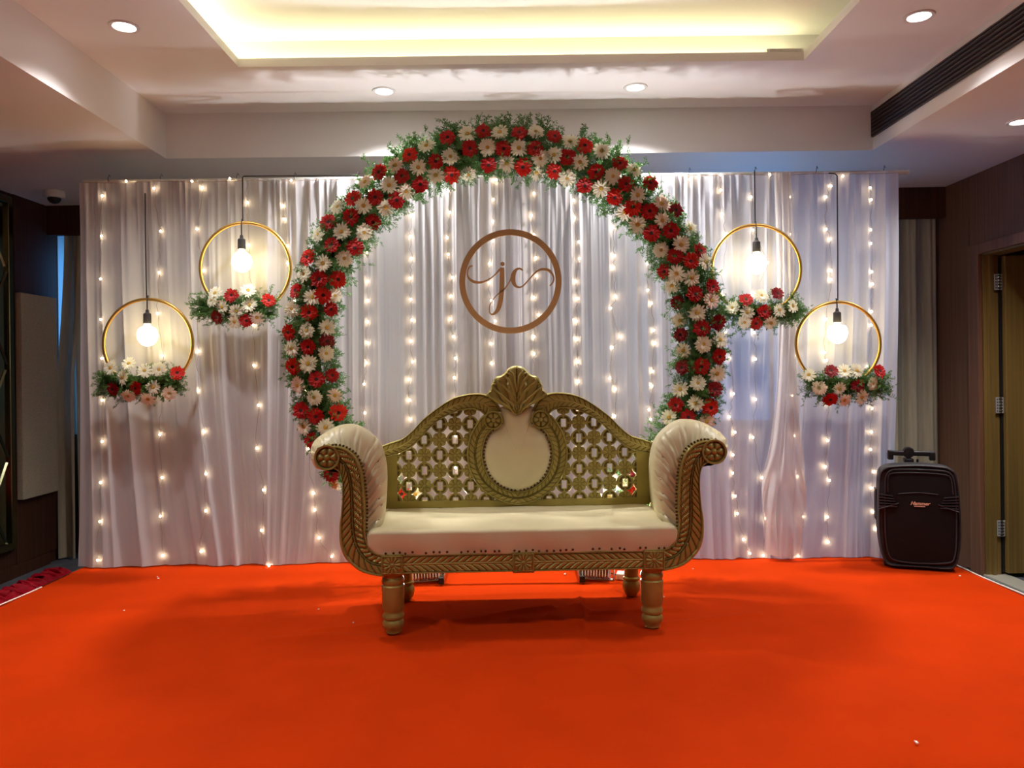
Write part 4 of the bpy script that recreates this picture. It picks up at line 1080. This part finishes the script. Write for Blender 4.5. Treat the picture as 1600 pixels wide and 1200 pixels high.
o = MB().grid(P).build('crest_leaf', M['gold'], sofa, 50, local=True); set_groove(o, G.ravel())
for sgn in (-1, 1):     # raised acanthus veins curling outwards
    for pts in ([(803,640),(790,634),(776,624),(766,620),(762,614),(766,611)], [(803,634),(790,624),(776,612),(769,606),(768,600),(773,600)],
                [(804,628),(795,614),(784,602),(777,597),(777,592),(782,594)], [(804.5,622),(799,606),(793,594),(788,588),(789,583),(794,586),(792,590)],
                [(805,612),(803,598),(801,588),(797,582),(794,580)]):
        q = smooth_path([((px-806+1.5*(max(0, (645-py))/74))*kB, EYE-ST+(CY-py)*kB) for px, py in pts], 22)
        MB().tube([(x*(1 if sgn < 0 else -1), yk-.043-.008*math.sin(PI*i/21), z) for i, (x, z) in enumerate(q)], [.0022+.0042*math.sin(PI*min(1, (i+2)/24))**.7 for i in range(22)], 7).build('crest_vein', M['gold'], sofa, 60, local=True)
MB().prism([tuple(q) for q in cr[::6]], yk+.0, yk+.02).build('crest_backing', M['gold'], sofa, local=True)
# nail heads
nm = MB().lathe([(.0055, 0), (.0048, -.003), (.003, -.0048), (0, -.0055)], 8, axis='y').mesh('nail_head', M['nail'], 180)
rnn = random.Random(8)
for k in range(46):
    x = -.63+k*1.26/45+rnn.uniform(-.006, .006)
    if rnn.random() < .12: continue
    inst('nail_head', nm, sofa, (x, -.016, zt+.010+rnn.uniform(-.003, .003)))
ed = smooth_path(inner, 40)
for sgn in (-1, 1):
    for k in range(1, 39):
        x, z = ed[k]+np.array([.004, .003 if k < 10 else 0]); inst('nail_head', nm, sofa, (x if sgn < 0 else -x, .002, z))
    e2 = smooth_path(rim_i, 26)
    for k in range(0, 25):
        x, z = e2[k]; inst('nail_head', nm, sofa, ((x+.005) if sgn < 0 else -(x+.005), yk-.022, z+.003))
MB().bbox(-.60, .60, yk+.031, yk+.05, .30, .42, .004).build('rear_panel', M['stage_wood'], sofa, local=True)

# ------------------------------------------------------------------ black trolley speaker
sp = empty('trolley_speaker', (2.262, 4.325, ST), -.34, label='black portable trolley speaker standing at the right end of the stage', cat='speaker')
ks = 4.14/F
def sl(px, py): return ((px-1436)*ks, (887-py)*ks)
out = [sl(*q) for q in [(1380,760),(1382,735),(1388,727),(1398,723),(1436,720),(1474,722),(1485,727),(1491,736),(1495,775),(1496,830),(1493,862),(1488,878),(1478,884),(1436,886),(1397,884),(1388,877),(1383,860),(1379,820)]]
out = [(x, max(z, .012)) for x, z in out]
so = smooth_path(out, 96, True); cs_ = np.array([0, .28])
def loft(rows, name, m, smooth=60, cap=True):
    R = []
    for y, s, in rows: pp = cs_+(so-cs_)*s; R.append(np.stack([pp[:, 0], np.full(96, y), pp[:, 1]], 1))
    R = np.array(R); n = 96; R = np.concatenate([R, R[:, :1]], 1); g = MB().grid(R)
    if cap: g.f += [tuple(i for i in range(96)), tuple((len(rows)-1)*97+i for i in range(96))[::-1]]
    return g.build(name, m, sp, smooth, local=True)
loft([(-.135, .93), (-.150, .95), (-.155, .975), (-.150, .995), (-.12, 1.0), (-.02, .99), (.04, .93), (.07, .80)], 'cabinet', M['black_soft'], 40)
gr = [sl(*q) for q in [(1389,760),(1391,740),(1396,732),(1405,729),(1436,728),(1468,729),(1480,732),(1486,742),(1489,775),(1489,835),(1486,862),(1478,872),(1436,876),(1402,873),(1393,862),(1389,830)]]
gro = smooth_path(gr, 90, True)
c0 = gro.mean(0); R = []
for q in (0, .5, .9, 1): pp = c0+(gro-c0)*q; R.append(np.stack([pp[:, 0], np.full(90, -.157-.012*(1-q**2)), pp[:, 1]], 1))
R.append(np.stack([gro[:, 0], np.full(90, -.13), gro[:, 1]], 1)); R = np.array(R); R = np.concatenate([R, R[:, :1]], 1)
MB().grid(R).build('front_grille', M['grille'], sp, 60, local=True)
for loopq, nm_, r_ in ((1.0, 'grille_rim', .004),):
    MB().tube([(x, -.158, z) for x, z in gro], r_, 6, closed=True).build(nm_, M['black_soft'], sp, 60, local=True)
ti = smooth_path([sl(*q) for q in [(1393,765),(1394,742),(1400,735),(1436,733),(1474,735),(1482,742),(1485,765)]], 40)
MB().tube([(x, -.163, z) for x, z in ti], .003, 6).build('upper_bead', M['black_soft'], sp, 60, local=True)
MB().tube([(x, -.166-.002*(1-(x/.2)**2), z) for x, z in smooth_path([sl(*q) for q in [(1408,767),(1436,764),(1464,766)]], 12)], .0025, 6).build('brow_bead', M['black_soft'], sp, 60, local=True)
for sgn in (-1, 1):
    for k in range(5):
        xa, z = sl(1380, 769+k*4.7); xb_ = sl(1400+k*1.4, 0)[0]; zc2 = sl(0, 771+k*4)[1]
        MB().add([(sgn*abs(xa)*1.0, -.163, z+.004), (sgn*abs(xb_), -.175, zc2+.002), (sgn*abs(xb_), -.175, zc2-.002), (sgn*abs(xa), -.163, z-.003), (sgn*abs(xa)*1.0, -.14, z+.004), (sgn*abs(xb_), -.15, zc2+.002), (sgn*abs(xb_), -.15, zc2-.002), (sgn*abs(xa), -.14, z-.003)],
                 [(0, 1, 2, 3), (4, 7, 6, 5), (0, 4, 5, 1), (1, 5, 6, 2), (2, 6, 7, 3), (3, 7, 4, 0)]).build('vent_fin', M['black_soft'], sp, local=True)
    pts = [sl(*q) for q in [(1380,792),(1395,787),(1408,782)]]
    MB().tube([(sgn*abs(x), -.168, z) for x, z in pts], .0035, 6).build('vent_brow', M['black_soft'], sp, 60, local=True)
    MB().lathe([(.0, -.012), (.028, -.012), (.03, 0), (.028, .012), (0, .012)], 18, (sgn*.14, .045, .031), 'x').build('wheel', M['rubber'], sp, 40, local=True)
    MB().bbox(sgn*.14-.025, sgn*.14+.025, -.11, -.07, .003, .03, .004).build('foot', M['rubber'], sp, local=True)
    MB().bbox(sgn*.027-.006, sgn*.027+.006, .02, .034, .50, .585, .002).build('handle_tube', M['black'], sp, 40, local=True)
hz = sl(0, 708)[1]; hx0, hx1 = sl(1399, 0)[0], sl(1469, 0)[0]
hd = MB().bbox(hx0, hx1, -.005, .03, hz-.012, hz+.016, .008, 3)
hd.bbox(hx0, hx0+.03, -.006, .032, hz-.036, hz+.017, .006, 3); hd.bbox(hx1-.03, hx1, -.006, .032, hz-.036, hz+.012, .006, 3)
hd.build('handle_grip', M['black'], sp, 40, local=True)
hm = sl(1430, 0)[0]
MB().lathe([(0, -.018), (.027, -.016), (.031, -.004), (.031, .02), (0, .03)], 20, (hm, .01, hz+.006), 'y').bbox(hm-.012, hm+.012, -.004, .03, hz-.05, hz, .003).bbox(hm-.024, hm+.024, -.02, .05, .567, .59, .004).build('handle_hub', M['black'], sp, 40, local=True)
MB().bbox(-.196-.004, -.190, -.06, .02, .245, .42, .003).build('side_socket_panel', M['black'], sp, local=True)
# script logo on the grille
def txt(body, name, size, loc, rot, m, parent, shear=.4, ext=.0008):
    cu = bpy.data.curves.new(name, 'FONT'); cu.body = body; cu.size = size; cu.shear = shear; cu.extrude = ext; cu.offset = size*.02
    cu.align_x = 'CENTER'; cu.align_y = 'CENTER'; cu.materials.append(m); cu.resolution_u = 3
    o = bpy.data.objects.new(name, cu); COL.objects.link(o); o.parent = parent; o.location = loc; o.rotation_euler = rot
    bpy.context.view_layer.update()
    me = bpy.data.meshes.new_from_object(o.evaluated_get(bpy.context.evaluated_depsgraph_get())); bpy.data.objects.remove(o)
    return inst(name, me, parent, loc, rot)
lx, lz = sl(1438, 781)
lg = txt('Hammer', 'logo_lettering', .026, (lx, -.1715, lz), (PI/2, 0, 0), M['orange_logo'], sp)
MB().bbox(lx-.028, lx+.026, -.1725, -.170, lz-.017, lz-.0135, .0005, 1).build('logo_underline', M['orange_logo'], sp, local=True)
